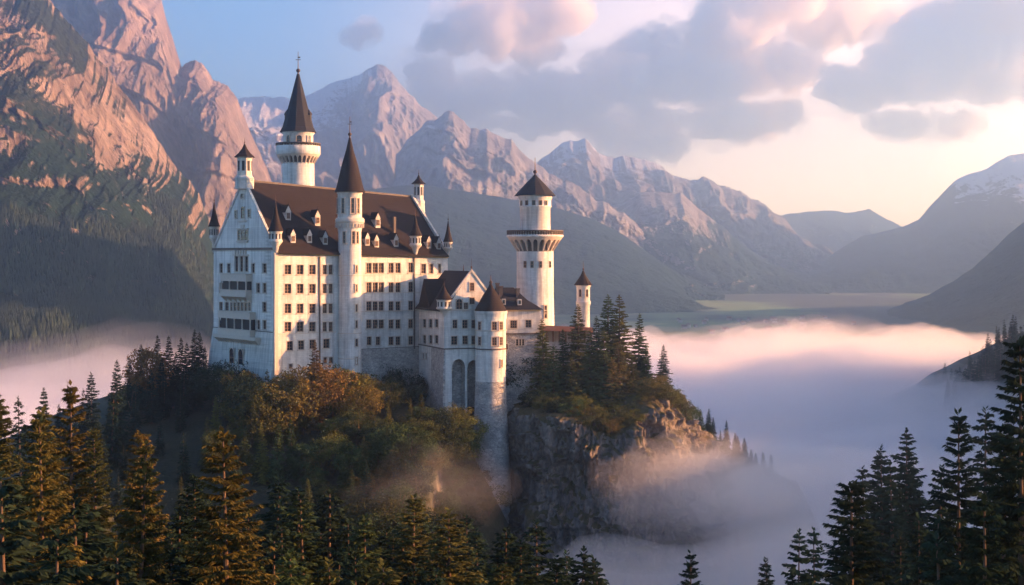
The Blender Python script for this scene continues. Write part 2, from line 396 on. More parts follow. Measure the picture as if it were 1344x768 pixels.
# ------------------------------------------------------------------ crag under the castle
CRAG_PATH = [(684, 362, 515), (690, 353, 528), (704, 345.5, 538), (725, 341, 545), (750, 338.5, 546), (775, 337, 560), (800, 336, 572), (825, 337, 562),
            (850, 340, 535), (868, 344, 522), (884, 350, 532), (900, 358, 552), (910, 370, 566), (918, 388, 574)]
def build_crag():
    path = CRAG_PATH
    s_ = np.linspace(0, len(path) - 1, 420); a = np.array(path, float); k = np.arange(len(path))
    px, Y, ry = [np.interp(s_, k, a[:, j]) for j in range(3)]
    # smooth the plan path
    ker = np.hanning(43); ker /= ker.sum()
    sm = lambda q: np.convolve(np.pad(q, 21, 'edge'), ker, 'valid')
    px, Y, ry = sm(px), sm(Y), sm(ry)
    X = (px - CX) / F * Y; Zr = (HOR - ry) / F * Y
    tx, ty = np.gradient(X), np.gradient(Y); l = np.hypot(tx, ty); nx_, ny_ = ty / l, -tx / l     # outward, to the viewer
    T = np.concatenate([np.linspace(-1, 0, 14, endpoint=False), np.linspace(0, 1, 250)])
    V = []
    for t in T:
        if t < 0:
            x = X - nx_ * (-t) * 16; y = Y - ny_ * (-t) * 16; z = Zr + 1.5 * np.sqrt(-t) - 4 * np.maximum(-t - .7, 0)
        else:
            z = Zr + (-122 - Zr) * t; out = 1.5 * np.sqrt(t) * 3 + 13 * t ** 1.3
            x = X + nx_ * out; y = Y + ny_ * out
        u = np.cumsum(l); e = sstep(-.25, .06, t) + .0 * u
        d = ridged(u / 9, z / 30, seed=41, octs=6, gain=.55) * 5.2 + ridged(u / 4, z / 7, seed=47, octs=4) * 1.1 + fbm(u / 30, z / 16, seed=43, octs=3) * 3.2
        ledge = (np.mod(z / 7 + fbm(u / 18, z / 30, seed=50) * 1.5, 1) - .5) * 1.6
        wu, wz = u / 3.4 + fbm(u / 5, z / 5, seed=61) * 1.2, z / 7.5 + fbm(u / 4, z / 6, seed=62) * 1.2
        blk = _hash(np.floor(wu), np.floor(wz + _hash(np.floor(wu), wu * 0, wu * 0, 9)), wu * 0, 77) * 1.1 + _hash(np.floor(wu * 2.3), np.floor(wz * 2.1), wu * 0, 78) * .45
        d = (d + ledge + blk) * e
        V.append(np.stack([x + nx_ * d, y + ny_ * d, z + fbm(u / 6, z / 6, seed=44) * 1.2 * e], -1))
    V = np.array(V); n, mm = V.shape[:2]; i = np.arange(n * mm).reshape(n, mm)
    f = np.stack([i[:-1, :-1], i[1:, :-1], i[1:, 1:], i[:-1, 1:]], -1).reshape(-1, 4)
    m, nt, b = newmat('crag_rock'); p = pos(nt); g = nt.nodes.new('ShaderNodeNewGeometry')
    sn = nt.nodes.new('ShaderNodeSeparateXYZ'); L(nt, g.outputs['Normal'], sn.inputs[0])
    st = noi(nt, .22, 8, scaled(nt, p, (1, 1, .35)), .65); fi = noi(nt, 1.6, 6, scaled(nt, p, (1, 1, .5)), .6)
    c = mixc(nt, ramp(nt, st, [(.32, 0), (.66, 1)]), (.09, .075, .066), (.30, .25, .21))
    c = mixc(nt, .8, c, ramp(nt, fi, [(.32, .45), (.62, 1.1)]), 'MULTIPLY')
    ad = nd(nt, 'ShaderNodeMath', operation='ADD'); L(nt, sn.outputs[2], ad.inputs[0])
    L(nt, ramp(nt, noi(nt, .3, 5), [(.3, 0), (.7, .5)]), ad.inputs[1])
    moss = ramp(nt, ad.outputs[0], [(.68, 0), (.86, 1)])
    c = mixc(nt, moss, c, mixc(nt, fi, (.035, .04, .014), (.12, .085, .03)))
    L(nt, c, b.inputs['Base Color']); b.inputs['Roughness'].default_value = .93
    bump(nt, b, fi, .8, .6)
    tag(link_mesh('crag_terrain', np_mesh('crag_terrain', V.reshape(-1, 3), f, False), m), kind='structure')

# ------------------------------------------------------------------ mountains: each a sheet of terrain from its crest down to its foot
def ridge(name, pts, Yc, Yf, mat, prof=1.3, amp=120, lam=420, ampz=0, jag=3.0, seed=1, zf=-135, nt_=150, step=1.6, vert=.35, back=.5, gully=1.0, yskew=None, midf=None, terr=.12, S=1.0, bd=1.6, fine=.10):
    Yc *= S; Yf *= S; amp *= S; lam *= S; ampz *= S
    a = np.array(pts, float); px = np.arange(a[0, 0], a[-1, 0], step); py = np.interp(px, a[:, 0], a[:, 1])
    if jag >= 3: py = py - (ridged(px / 26, px * 0 + seed, seed=seed + 60, octs=4, gain=.6) - .35) * jag * 1.3
    py = py + fbm(px / 38, px * 0 + seed * 3.3, seed=seed, octs=5, gain=.6) * jag * 1.6
    Ycr = np.full_like(px, Yc) if yskew is None else Yc + np.interp(px, a[:, 0], yskew)
    Xc = (px - CX) / F * Ycr; Zc = np.maximum((HOR - py) / F * Ycr, zf + 4)
    Xf = (px - CX) / F * Yf
    T = np.concatenate([np.linspace(-back, 0, 20, endpoint=False), np.linspace(0, 1, nt_) ** 1.15])
    V = []
    for t in T:
        if t < 0:
            Y = Ycr + (-t) * (Yc - Yf); X = Xc * (Y / Ycr); z = zf + (Zc - zf) * np.maximum(1 + t * bd, 0)
        else:
            Y = Ycr + (Yf - Ycr) * t; X = Xc + (Xf - Xc) * t
            g = (1 - t) ** prof
            if midf is not None: g = np.interp(t, midf[0], midf[1])
            z = zf + (Zc - zf) * g
        e = .12 + .88 * sstep(0, .18, abs(t))
        e2 = e * (1 - .8 * sstep(.75, 1, t))
        w = fbm(X / (lam * 1.7), z / (lam * 1.7), seed=seed + 9, octs=3) * .9
        r = ridged(X / lam + w, z / lam * vert + w * .3, Y / lam * .35, seed=seed + 3, octs=8, gain=.58)
        r2 = fbm(X / (lam * 2.6), z / (lam * 2.2), Y / lam / 3, seed=seed + 5, octs=4)
        ph = (z * 1.0 + X * .42) / (lam * .34) + fbm(X / lam, z / lam, seed=seed + 21, octs=4) * 1.1; ph = ph - np.floor(ph)
        r3 = ridged(X / (lam * .10), z / (lam * .42), Y / lam, seed=seed + 31, octs=4, gain=.6) * fine
        d = amp * (r3 + r * .85 * gully + r2 * 1.1 + (1 - ph) * terr * sstep(0, .12, ph)) * e2
        zz = z + (fbm(X / (lam * .5), Y / (lam * .5), seed=seed + 7, octs=5) * ampz) * e2
        V.append(np.stack([X, Y - d, zz], -1))
    V = np.array(V); n, mm = V.shape[:2]; i = np.arange(n * mm).reshape(n, mm)
    f = np.stack([i[:-1, :-1], i[1:, :-1], i[1:, 1:], i[:-1, 1:]], -1).reshape(-1, 4)
    o = link_mesh(name, np_mesh(name, V.reshape(-1, 3), f, False), mat); tag(o, kind='structure')
    return V[20:]

ROCK_W = ((.15, .105, .085), (.42, .31, .25)); ROCK_C = ((.20, .18, .175), (.46, .41, .39))
FOREST = (.013, .032, .021)

def build_mountains():
    out = {}
    m1 = mountain_mat('near_mountain_rock', *ROCK_W, FOREST, 45, None, sc=1.0, slope_f=.30, forest_noise=.22, patch=True)
    out['L1'] = ridge('near_mountain', [(-330, -60), (-120, -50), (0, -40), (45, -25), (80, 12), (122, 66), (165, 122), (200, 172), (235, 218), (262, 252), (285, 312), (305, 375), (335, 440), (380, 475)],
                      2600, 1450, m1, prof=1.0, amp=190, lam=330, ampz=45, jag=4, seed=11, vert=.28, nt_=260, step=1.2,
                      midf=((0, .12, .3, .42, .62, .8, 1), (1, .80, .62, .42, .22, .09, 0)), terr=.16, S=.72, fine=.035)
    m2 = mountain_mat('cliff_rock', *ROCK_W, FOREST, -80, None, sc=.8, slope_f=.8, forest_noise=.2)
    ridge('cliff_mountain', [(40, -60), (140, -55), (188, -35), (212, -2), (226, 42), (240, 86), (252, 80), (265, 84), (280, 106), (300, 110), (313, 126), (326, 162), (342, 198), (354, 228), (368, 262), (384, 310), (400, 400)],
          3600, 2900, m2, prof=.8, amp=200, lam=260, ampz=30, jag=4, seed=23, vert=.16, nt_=220, step=1.1, terr=.2)
    m3 = mountain_mat('snow_peak_rock', *ROCK_C, FOREST, -20, 560, sc=.7, slope_f=.62, snow_xy=-850)
    ridge('snow_peak', [(240, 170), (318, 130), (345, 128), (400, 127), (420, 118), (440, 108), (455, 103), (470, 98), (484, 91), (497, 85), (506, 87), (515, 93), (530, 112), (548, 132), (575, 156), (600, 158), (640, 185), (690, 225), (760, 275), (830, 330)],
          8600, 6600, m3, prof=1.15, amp=430, lam=640, ampz=90, jag=3, seed=31, nt_=230, terr=.06, S=.72)
    m3b = mountain_mat('jagged_ridge_rock', *ROCK_C, FOREST, -10, 650, sc=.7, slope_f=.62)
    ridge('jagged_ridge', [(520, 200), (560, 165), (590, 149), (600, 152), (616, 166), (640, 172), (660, 180), (672, 186), (690, 205), (715, 222), (760, 246), (820, 285), (880, 330), (940, 356)],
          7000, 5200, m3b, prof=1.1, amp=380, lam=430, ampz=70, jag=4, seed=37, nt_=220, S=.72)
    m4 = mountain_mat('far_ridge_rock', *ROCK_C, FOREST, -10, 580, sc=.65, slope_f=.62)
    ridge('far_ridge', [(640, 290), (690, 228), (714, 205), (735, 190), (747, 183), (757, 184), (768, 181), (776, 190), (786, 201), (806, 206), (830, 204), (845, 208), (862, 217), (885, 232), (905, 238), (925, 233), (950, 246), (975, 255), (1000, 267), (1020, 280), (1045, 304), (1075, 330), (1110, 352), (1150, 362)],
          9600, 7400, m4, prof=1.15, amp=420, lam=520, ampz=80, jag=3, seed=43, nt_=180, S=.72)
    m4b = mountain_mat('front_shoulder_rock', *ROCK_C, FOREST, 60, None, sc=.5, slope_f=.55)
    ridge('shoulder_mountain', [(760, 330), (810, 275), (838, 253), (865, 250), (893, 252), (915, 272), (940, 294), (970, 318), (1000, 340), (1040, 356), (1080, 362)],
          7600, 6000, m4b, prof=1.15, amp=260, lam=560, ampz=50, jag=2, seed=47, nt_=130, S=.72)
    m5 = mountain_mat('far_hill_rock', *ROCK_C, FOREST, 300, None, sc=.4, slope_f=.4)
    ridge('distant_ridge', [(960, 300), (1030, 281), (1060, 277), (1090, 277), (1110, 280), (1140, 274), (1165, 288), (1190, 300), (1230, 310), (1300, 330), (1340, 345)],
          12000, 10200, m5, prof=1.1, amp=300, lam=900, ampz=50, jag=2, seed=53, nt_=90, S=.72)
    mf = mountain_mat('foothill_wood', (.12, .11, .10), (.25, .22, .2), FOREST, 2000, None, sc=.8, slope_f=-1.0, forest_noise=.12)
    ridge('wooded_foothill', [(330, 262), (420, 250), (500, 246), (560, 243), (640, 255), (690, 264), (740, 276), (775, 286), (810, 303), (845, 328), (870, 346), (900, 366), (925, 385), (950, 396)],
          4600, 2900, mf, prof=1.1, amp=150, lam=600, ampz=40, jag=1.5, seed=59, nt_=130, gully=.6, S=.95)
    mr = mountain_mat('right_mountain_rock', *ROCK_C, FOREST, 240, 420, sc=.8, slope_f=.5)
    ridge('right_mountain', [(1000, 380), (1040, 364), (1078, 343), (1110, 322), (1132, 309), (1158, 303), (1185, 298), (1205, 288), (1220, 270), (1235, 255), (1252, 238), (1270, 228), (1292, 223), (1305, 214), (1322, 204), (1344, 201), (1420, 185), (1450, 230), (1478, 350)],
          6600, 4600, mr, prof=1.15, amp=240, lam=700, ampz=50, jag=1.6, seed=61, nt_=130, gully=.7, S=.95)
    mr2 = mountain_mat('right_foothill_wood', (.12, .11, .10), (.25, .22, .2), FOREST, 2000, None, sc=.8, slope_f=-1.0, forest_noise=.12)
    ridge('right_foothill', [(1090, 450), (1130, 428), (1160, 412), (1190, 398), (1220, 386), (1250, 370), (1275, 352), (1300, 330), (1322, 308), (1344, 292), (1420, 245), (1560, 150), (1650, 90), (1800, 60), (2000, 60)],
          3300, 2100, mr2, prof=1.1, amp=120, lam=450, ampz=30, jag=1.5, seed=67, yskew=[0] * 10 + [-100, -300, -300, -300, -300], nt_=120, gully=.6, S=.92)  # crest beyond the frame is raised to throw shade on the slopes opposite
    ridge('unseen_shade_hill', [(1480, 335), (1580, 150), (1680, 0), (1850, -195), (2100, -195), (2300, 0)], 1300, 1120, mr2, prof=1.0, amp=60, lam=300, ampz=15, jag=1, seed=71, nt_=60, gully=.6, step=4, back=4, bd=.1)  # unseen hill added out of frame to shade the near mountain's forest
    return out

def far_forest(V):
    """the wooded foot of the near mountain: small conifers in one mesh"""
    rng = np.random.default_rng(4)
    n, m = V.shape[:2]
    a = rng.random(110000) ** .8; ti = (n * (.14 + .84 * a)).astype(int).clip(0, n - 2); si = rng.integers(0, m - 2, 110000)
    p = V[ti, si] + (V[ti + 1, si + 1] - V[ti, si]) * rng.random((110000, 1))
    e1 = V[ti + 1, si] - V[ti, si]; e2 = V[ti, si + 1] - V[ti, si]; nn = np.cross(e1, e2); nz = np.abs(nn[:, 2]) / (np.linalg.norm(nn, axis=1) + 1e-9)
    lim = 40 + fbm(p[:, 0] / 160, p[:, 1] / 160, seed=3) * 70
    keep = (nz > .35) & (p[:, 2] < lim) & (p[:, 2] > -110) & (p[:, 0] / p[:, 1] < -.17)
    p = p[keep]; k = len(p)
    h = rng.uniform(4, 8.5, k); r = h * rng.uniform(.17, .24, k)
    seg = 5; vs = []; ang = np.arange(seg) * 2 * np.pi / seg
    tip = p + np.stack([h * 0, h * 0, h], -1)
    ring = p[:, None, :] + np.stack([np.cos(ang)[None] * r[:, None], np.sin(ang)[None] * r[:, None], np.zeros((k, seg)) - 1], -1)
    V2 = np.concatenate([tip[:, None], ring], 1).reshape(-1, 3)
    b = (np.arange(k) * (seg + 1))[:, None]
    f = np.stack([np.stack([b[:, 0], b[:, 0] + 1 + j, b[:, 0] + 1 + (j + 1) % seg], -1) for j in range(seg)], 1).reshape(-1, 3)
    m, nt, bb = newmat('far_needles')
    L(nt, mixc(nt, ramp(nt, noi(nt, .02, 4), [(.35, 0), (.65, 1)]), (.014, .034, .020), (.036, .060, .030)), bb.inputs['Base Color']); bb.inputs['Roughness'].default_value = .9
    tag(link_mesh('mountain_forest', np_mesh('mountain_forest', V2, f), m), 'dark conifer forest on the foot of the rocky mountain behind the castle', 'forest', kind='stuff')

# ------------------------------------------------------------------ haze, fog, clouds
def volmat(name, color, density, g):
    m = bpy.data.materials.new(name); m.use_nodes = True; nt = m.node_tree
    nt.nodes.remove(nt.nodes['Principled BSDF'])
    v = nt.nodes.new('ShaderNodeVolumePrincipled'); v.inputs['Color'].default_value = (*color, 1)
    v.inputs['Density'].default_value = density; v.inputs['Anisotropy'].default_value = g
    L(nt, v.outputs[0], nt.nodes['Material Output'].inputs['Volume'])
    try: m.cycles.homogeneous_volume = True
    except Exception: pass
    return m
def build_haze():
    mb = MB(); x0, x1, y0, y1, z0, z1 = -2900, 2750, -1000, 9600, -260, 880
    mb.hexa([(x0, y0, z0), (x1, y0, z0), (x1, y1, z0), (x0, y1, z0)], [(x0, y0, z1), (x1, y0, z1), (x1, y1, z1), (x0, y1, z1)])
    tag(mb.build('haze', volmat('haze_air', (.58, .78, 1.0), HAZE_DENSITY, .85)), kind='stuff')
def fog_sheet(name, x0, x1, y0, y1, ztop, zbot, dens, label, nx=360, ny=260, edge=90, g=.4):
    xs = np.linspace(x0, x1, nx); ys = np.linspace(y0, y1, ny); X, Y = np.meshgrid(xs, ys)
    wob = fbm(X / 70, Y / 70, seed=77, octs=3) * edge * .7
    e = np.minimum(np.minimum(X - x0, x1 - X), np.minimum(Y - y0, (y1 - 260 * sstep(40, -150, X) - Y) * .9)) + wob * np.clip(np.minimum(np.minimum(X - x0, x1 - X), np.minimum(Y - y0, (y1 - 260 * sstep(40, -150, X) - Y) * .9)) / 60, 0, 1)
    e = sstep(0, 1.3, np.maximum(e, 0) / edge)
    Z = zbot + .2 + (ztop(X, Y) - zbot) * e
    top = np.stack([X, Y, Z], -1).reshape(-1, 3); bot = np.stack([X, Y, np.full_like(X, zbot)], -1).reshape(-1, 3)
    n = nx * ny; i = np.arange(n).reshape(ny, nx)
    q = lambda a: np.stack([a[:-1, :-1], a[:-1, 1:], a[1:, 1:], a[1:, :-1]], -1).reshape(-1, 4)
    f = [q(i), q(i + n)[:, ::-1]]
    rim = np.concatenate([i[0, :], i[1:, -1], i[-1, -2::-1], i[-2:0:-1, 0]]); r2 = np.roll(rim, -1)
    f.append(np.stack([rim + n, r2 + n, r2, rim], -1))
    o = link_mesh(name, np_mesh(name, np.concatenate([top, bot]), np.concatenate(f), True), volmat(name, (.95, .93, .95), dens, g))
    return tag(o, label, 'fog', kind='stuff')
def blob_mesh(name, blobs, voxel, disp, seed):
    import bmesh
    bm = bmesh.new()
    for (x, y, z, rx, ry, rz) in blobs:
        r = bmesh.ops.create_icosphere(bm, subdivisions=3, radius=1)
        for v in r['verts']: v.co = Vector((x + v.co.x * rx, y + v.co.y * ry, z + v.co.z * rz))
    me = bpy.data.meshes.new(name); bm.to_mesh(me); bm.free()
    o = bpy.data.objects.new(name, me); col.objects.link(o)
    md = o.modifiers.new('r', 'REMESH'); md.mode = 'VOXEL'; md.voxel_size = voxel
    dg = bpy.context.evaluated_depsgraph_get(); dg.update()
    me2 = bpy.data.meshes.new_from_object(o.evaluated_get(dg)); o.modifiers.clear(); o.data = me2; me2.name = name
    n = len(me2.vertices); co = np.zeros(n * 3, np.float32); me2.vertices.foreach_get('co', co); co = co.reshape(-1, 3).astype(float)
    for lam, amp in disp:
        no = np.zeros(n * 3, np.float32); me2.vertices.foreach_get('normal', no); no = no.reshape(-1, 3)
        bl = 1 - np.abs(noise(co[:, 0] / lam, co[:, 1] / lam, co[:, 2] / lam, seed=seed)) * 2      # billowy
        co = co + no * (bl * amp)[:, None]; seed += 11
        me2.vertices.foreach_set('co', co.astype(np.float32).ravel()); me2.update()
    md = o.modifiers.new('r', 'REMESH'); md.mode = 'VOXEL'; md.voxel_size = voxel * 1.05
    dg = bpy.context.evaluated_depsgraph_get(); dg.update()
    me3 = bpy.data.meshes.new_from_object(o.evaluated_get(dg)); o.modifiers.clear(); o.data = me3; me3.name = name
    bm = bmesh.new(); bm.from_mesh(me3); seen = set(); kill = []      # drop inner shells and crumbs
    for v0 in bm.verts:
        if v0.index in seen: continue
        stack = [v0]; seen.add(v0.index); comp = []
        while stack:
            v = stack.pop(); comp.append(v)
            for e in v.link_edges:
                w = e.other_vert(v)
                if w.index not in seen: seen.add(w.index); stack.append(w)
        fs = set(f for v in comp for f in v.link_faces); vol = sum(f.calc_center_median().dot(f.normal) * f.calc_area() for f in fs) / 3
        c0 = sum((v.co for v in comp), Vector()) / len(comp); vol = sum((f.calc_center_median() - c0).dot(f.normal) * f.calc_area() for f in fs) / 3
        if vol < (voxel * 4) ** 3: kill += comp
    bmesh.ops.delete(bm, geom=kill, context='VERTS')
    for f in bm.faces: f.smooth = True
    bm.to_mesh(me3); bm.free()
    return o

def build_fog():
    def top(X, Y):
        z = -62 + 6 * sstep(700, 1100, Y) + 4 * sstep(-60, -140, X) + (5 + 10 * sstep(-5, 15, X)) * sstep(302, 250, Y) * sstep(150, 60, X) - 5 * sstep(480, 380, Y) * sstep(55, 35, X) + 7 * sstep(38, 66, X) * sstep(470, 425, Y) * sstep(290, 330, Y) - 6 * sstep(15, -5, X) * sstep(350, 330, Y) * sstep(230, 262, Y)
        return z + fbm(X / 95, Y / 150, seed=91, octs=4) * (6 + 11 * sstep(400, 520, Y)) + fbm(X / 30, Y / 55, seed=92, octs=4) * 5
    fog_sheet('fog_sea', -620, 780, 132, 1060, top, -127, .013, 'pale sea of fog filling the valley around the castle rock')
    def veil(X, Y):
        return top(X, Y) + off * (.6 + .4 * sstep(380, 480, Y)) + (5 + 4 * sstep(380, 480, Y)) * fbm(X / 48, Y / 90, seed=191 + int(off), octs=5)
    for off, lab in ((2.0, 'lowest thin veil of mist lying on the fog sea'), (5.0, 'middle thin veil of mist above the fog sea'), (9.0, 'highest and faintest veil of mist above the fog sea')):
        fog_sheet('fog_veil', -640, 800, 345, 1080, veil, -127, .0028, lab)

    for label, seed, dens, items in (('glowing pink wisp of mist before the right flank of the crag', 5, .011, [(905, 640, 322, 16, 9, 8), (945, 632, 334, 16, 9, 7), (878, 655, 318, 12, 8, 5), (975, 650, 340, 15, 9, 6), (918, 618, 328, 10, 7, 5), (1000, 655, 346, 14, 9, 6)]),
                         ('faint warm wisp of mist under the round bushes left of the bastion', 6, .003, [(562, 622, 302, 7, 6, 4), (588, 634, 302, 8, 6, 3.6), (540, 636, 298, 7, 6, 3.2), (612, 648, 304, 7, 6, 3), (520, 652, 296, 7, 5, 2.6)])):
        for q in (1.35, 1.0, .7, .45):
            o = blob_mesh('fog_wisp', [(*P(px, py, Y), rx * q, ry * q, rz * q) for px, py, Y, rx, ry, rz in items], 1.1, [(11, 3.2), (4.5, 1.3)], seed + int(q * 10)); o.data.materials.clear(); o.data.materials.append(volmat('wisp', (.97, .96, .97), dens, .4)); tag(o, label, 'fog', kind='stuff')
    rng = random.Random(21)
    for label, n, x0, x1, y0, y1, seed in (('billowing bank along the far shore of the fog sea', 34, -60, 330, 780, 1010, 31), ('billowing swells in the middle of the fog sea', 26, 20, 250, 520, 760, 32), ('billows of the fog sea behind the left woods', 22, -330, -90, 450, 690, 33)):
        bl = []
        for i in range(n):
            x, y = rng.uniform(x0, x1), rng.uniform(y0, y1); r = rng.uniform(16, 38); bl.append((x, y, -59 + rng.uniform(-5, 2) - (7 if x < 0 else 0), r, r * .9, rng.uniform(6, 12)))
        o = blob_mesh('fog_billow', bl, 2.2, [(26, 5), (10, 2.4)], seed); o.data.materials.clear(); o.data.materials.append(volmat('billow', (.95, .93, .95), .012, .4)); tag(o, label, 'fog', kind='stuff')

CLOUD_Y = 13000.0
def build_clouds():
    k = CLOUD_Y / F
    def cloud(label, items, seed, dens=.0055, yo=0, vox=14):
        rng = random.Random(seed); bl = []
        for (px, py, rx, ry) in items:
            Y = CLOUD_Y + yo + rng.uniform(-.5, .5) * rx * k
            x, y, z = P(px, py, Y); bl.append((x, y, z, rx * k * .62, min(rx, ry * 1.6) * k, ry * k * .68))
            for j in range(8):      # smaller billows on the upper side
                a = rng.uniform(0, math.pi); q = rng.uniform(.22, .46)
                bl.append((x + math.cos(a) * rx * k * .85, y + rng.uniform(-.6, .5) * rx * k * .7, z + math.sin(a) * ry * k * .8 - ry * k * .05, min(rx, ry * 1.8) * k * q * .9, min(rx, ry * 1.8) * k * q * .8, min(rx, ry * 1.2) * k * q))
        o = blob_mesh('cloud', bl, vox, [(330, 100), (130, 60), (58, 26), (28, 11)], seed); o.data.materials.clear()
        o.data.materials.append(volmat('cloud_vapour', (1.0, .975, .955), dens, .05))
        for nm, q, pad, dn, dsp in (('cloud_fringe', 1.05, 26, .0009, [(420, 150), (150, 85), (60, 40)]), ('cloud_core', .74, -6, dens * 1.3, [(260, 90), (110, 60), (50, 26)])):
            fr = blob_mesh(nm, [(a, b, c, max(20, d * q + pad), max(20, e * q + pad), max(16, f * q + pad * .8)) for a, b, c, d, e, f in bl], vox * 1.15, dsp, seed + 50); fr.data.materials.clear()
            fr.data.materials.append(volmat(nm + '_vapour', (1.0, .985, .97), dn, .05)); fr.parent = o
        tag(o, label, 'cloud')
    cloud('rounded cumulus cloud above the snowy peak with sunlit right edge', [(600, 55, 42, 16), (650, 42, 52, 30), (700, 32, 44, 28), (735, 22, 26, 20), (690, 66, 40, 12), (640, 10, 30, 14)], 3)
    cloud('large layered cumulus bank with flat base above the jagged ridges', [(560, 105, 24, 18), (620, 135, 70, 22), (700, 135, 75, 26), (760, 130, 40, 24), (830, 110, 60, 36), (880, 85, 55, 34), (930, 110, 60, 34), (985, 100, 60, 26), (1030, 85, 34, 20),
           (690, 163, 70, 7), (800, 160, 90, 9), (920, 158, 90, 10), (1000, 154, 60, 9), (960, 50, 46, 36), (985, 20, 48, 30), (1020, 5, 46, 18), (860, 178, 80, 5), (960, 174, 60, 4)], 4, yo=300)
    cloud('broad glowing cumulus bank at the sunny end of the sky', [(1130, 118, 46, 18), (1190, 100, 60, 30), (1250, 85, 66, 40), (1310, 95, 60, 34), (1370, 90, 70, 40), (1260, 40, 60, 32), (1330, 20, 60, 30), (1210, 60, 40, 26), (1390, 30, 70, 36)], 5, yo=-200)
    cloud('dusky purple cloud tuft between the two large sunlit banks', [(1075, 42, 34, 22), (1110, 30, 44, 24), (1145, 24, 36, 18), (1100, 5, 30, 16)], 6, yo=900, dens=.006)
    cloud('tiny pink cloud puff alone in the blue sky', [(470, 50, 10, 4), (480, 45, 9, 5), (487, 43, 5, 3)], 7, dens=.003, vox=12)
    cloud('thin flat cloud streak low over the bright gap, the shorter one', [(1165, 165, 24, 4), (1185, 164, 18, 3)], 8, dens=.004, vox=12)
    cloud('thin flat cloud streak low over the bright gap, the longer one', [(1235, 163, 26, 4), (1265, 162, 24, 3.5)], 9, dens=.004, vox=12)
    cloud('long thin pinkish cloud strip just above the far jagged ridge', [(860, 196, 50, 4), (810, 192, 40, 3)], 10, dens=.003, vox=12)

build_valley()
MOUNTAINS = build_mountains()
far_forest(MOUNTAINS['L1'])

# ------------------------------------------------------------------ castle
class Plane:
    """a vertical facade: origin O, direction d along it, outward normal to the right of d"""
    def __init__(s, O, d):
        s.O = np.array(O, float); s.d = np.array(d, float) / np.hypot(*d); s.n = np.array([s.d[1], -s.d[0]]); s.ang = math.atan2(s.d[1], s.d[0])
    def u(s, px):
        k = (px - CX) / F
        return (k * s.O[1] - s.O[0]) / (s.d[0] - k * s.d[1])
    def z(s, px, py): return (HOR - py) / F * (s.O[1] + s.d[1] * s.u(px))
    def pt(s, u, z, out=0.0):
        p = s.O + s.d * u + s.n * out; return (p[0], p[1], z)

def holed_wall(mb, pl, outline, holes, depth=.45):
    """wall rectangle outline=(u0,u1,z0,z1) with real openings (u0,u1,z0,z1) and their reveals"""
    u0, u1, z0, z1 = outline
    us = sorted(set([u0, u1] + [h[0] for h in holes] + [h[1] for h in holes])); zs = sorted(set([z0, z1] + [h[2] for h in holes] + [h[3] for h in holes]))
    us = [u for u in us if u0 <= u <= u1]; zs = [z for z in zs if z0 <= z <= z1]
    idx = {}; vs = []; fs = []
    def vi(i, j):
        if (i, j) not in idx: idx[(i, j)] = len(vs); vs.append(pl.pt(us[i], zs[j]))
        return idx[(i, j)]
    for i in range(len(us) - 1):
        for j in range(len(zs) - 1):
            cu, cz = (us[i] + us[i + 1]) / 2, (zs[j] + zs[j + 1]) / 2
            if any(h[0] < cu < h[1] and h[2] < cz < h[3] for h in holes): continue
            fs.append([vi(i, j), vi(i + 1, j), vi(i + 1, j + 1), vi(i, j + 1)])
    mb.add(vs, fs)
    for a, b, c, d in holes:
        q = [pl.pt(a, c), pl.pt(b, c), pl.pt(b, d), pl.pt(a, d), pl.pt(a, c, -depth), pl.pt(b, c, -depth), pl.pt(b, d, -depth), pl.pt(a, d, -depth)]
        mb.add(q, [[0, 4, 5, 1], [1, 5, 6, 2], [2, 6, 7, 3], [3, 7, 4, 0]])

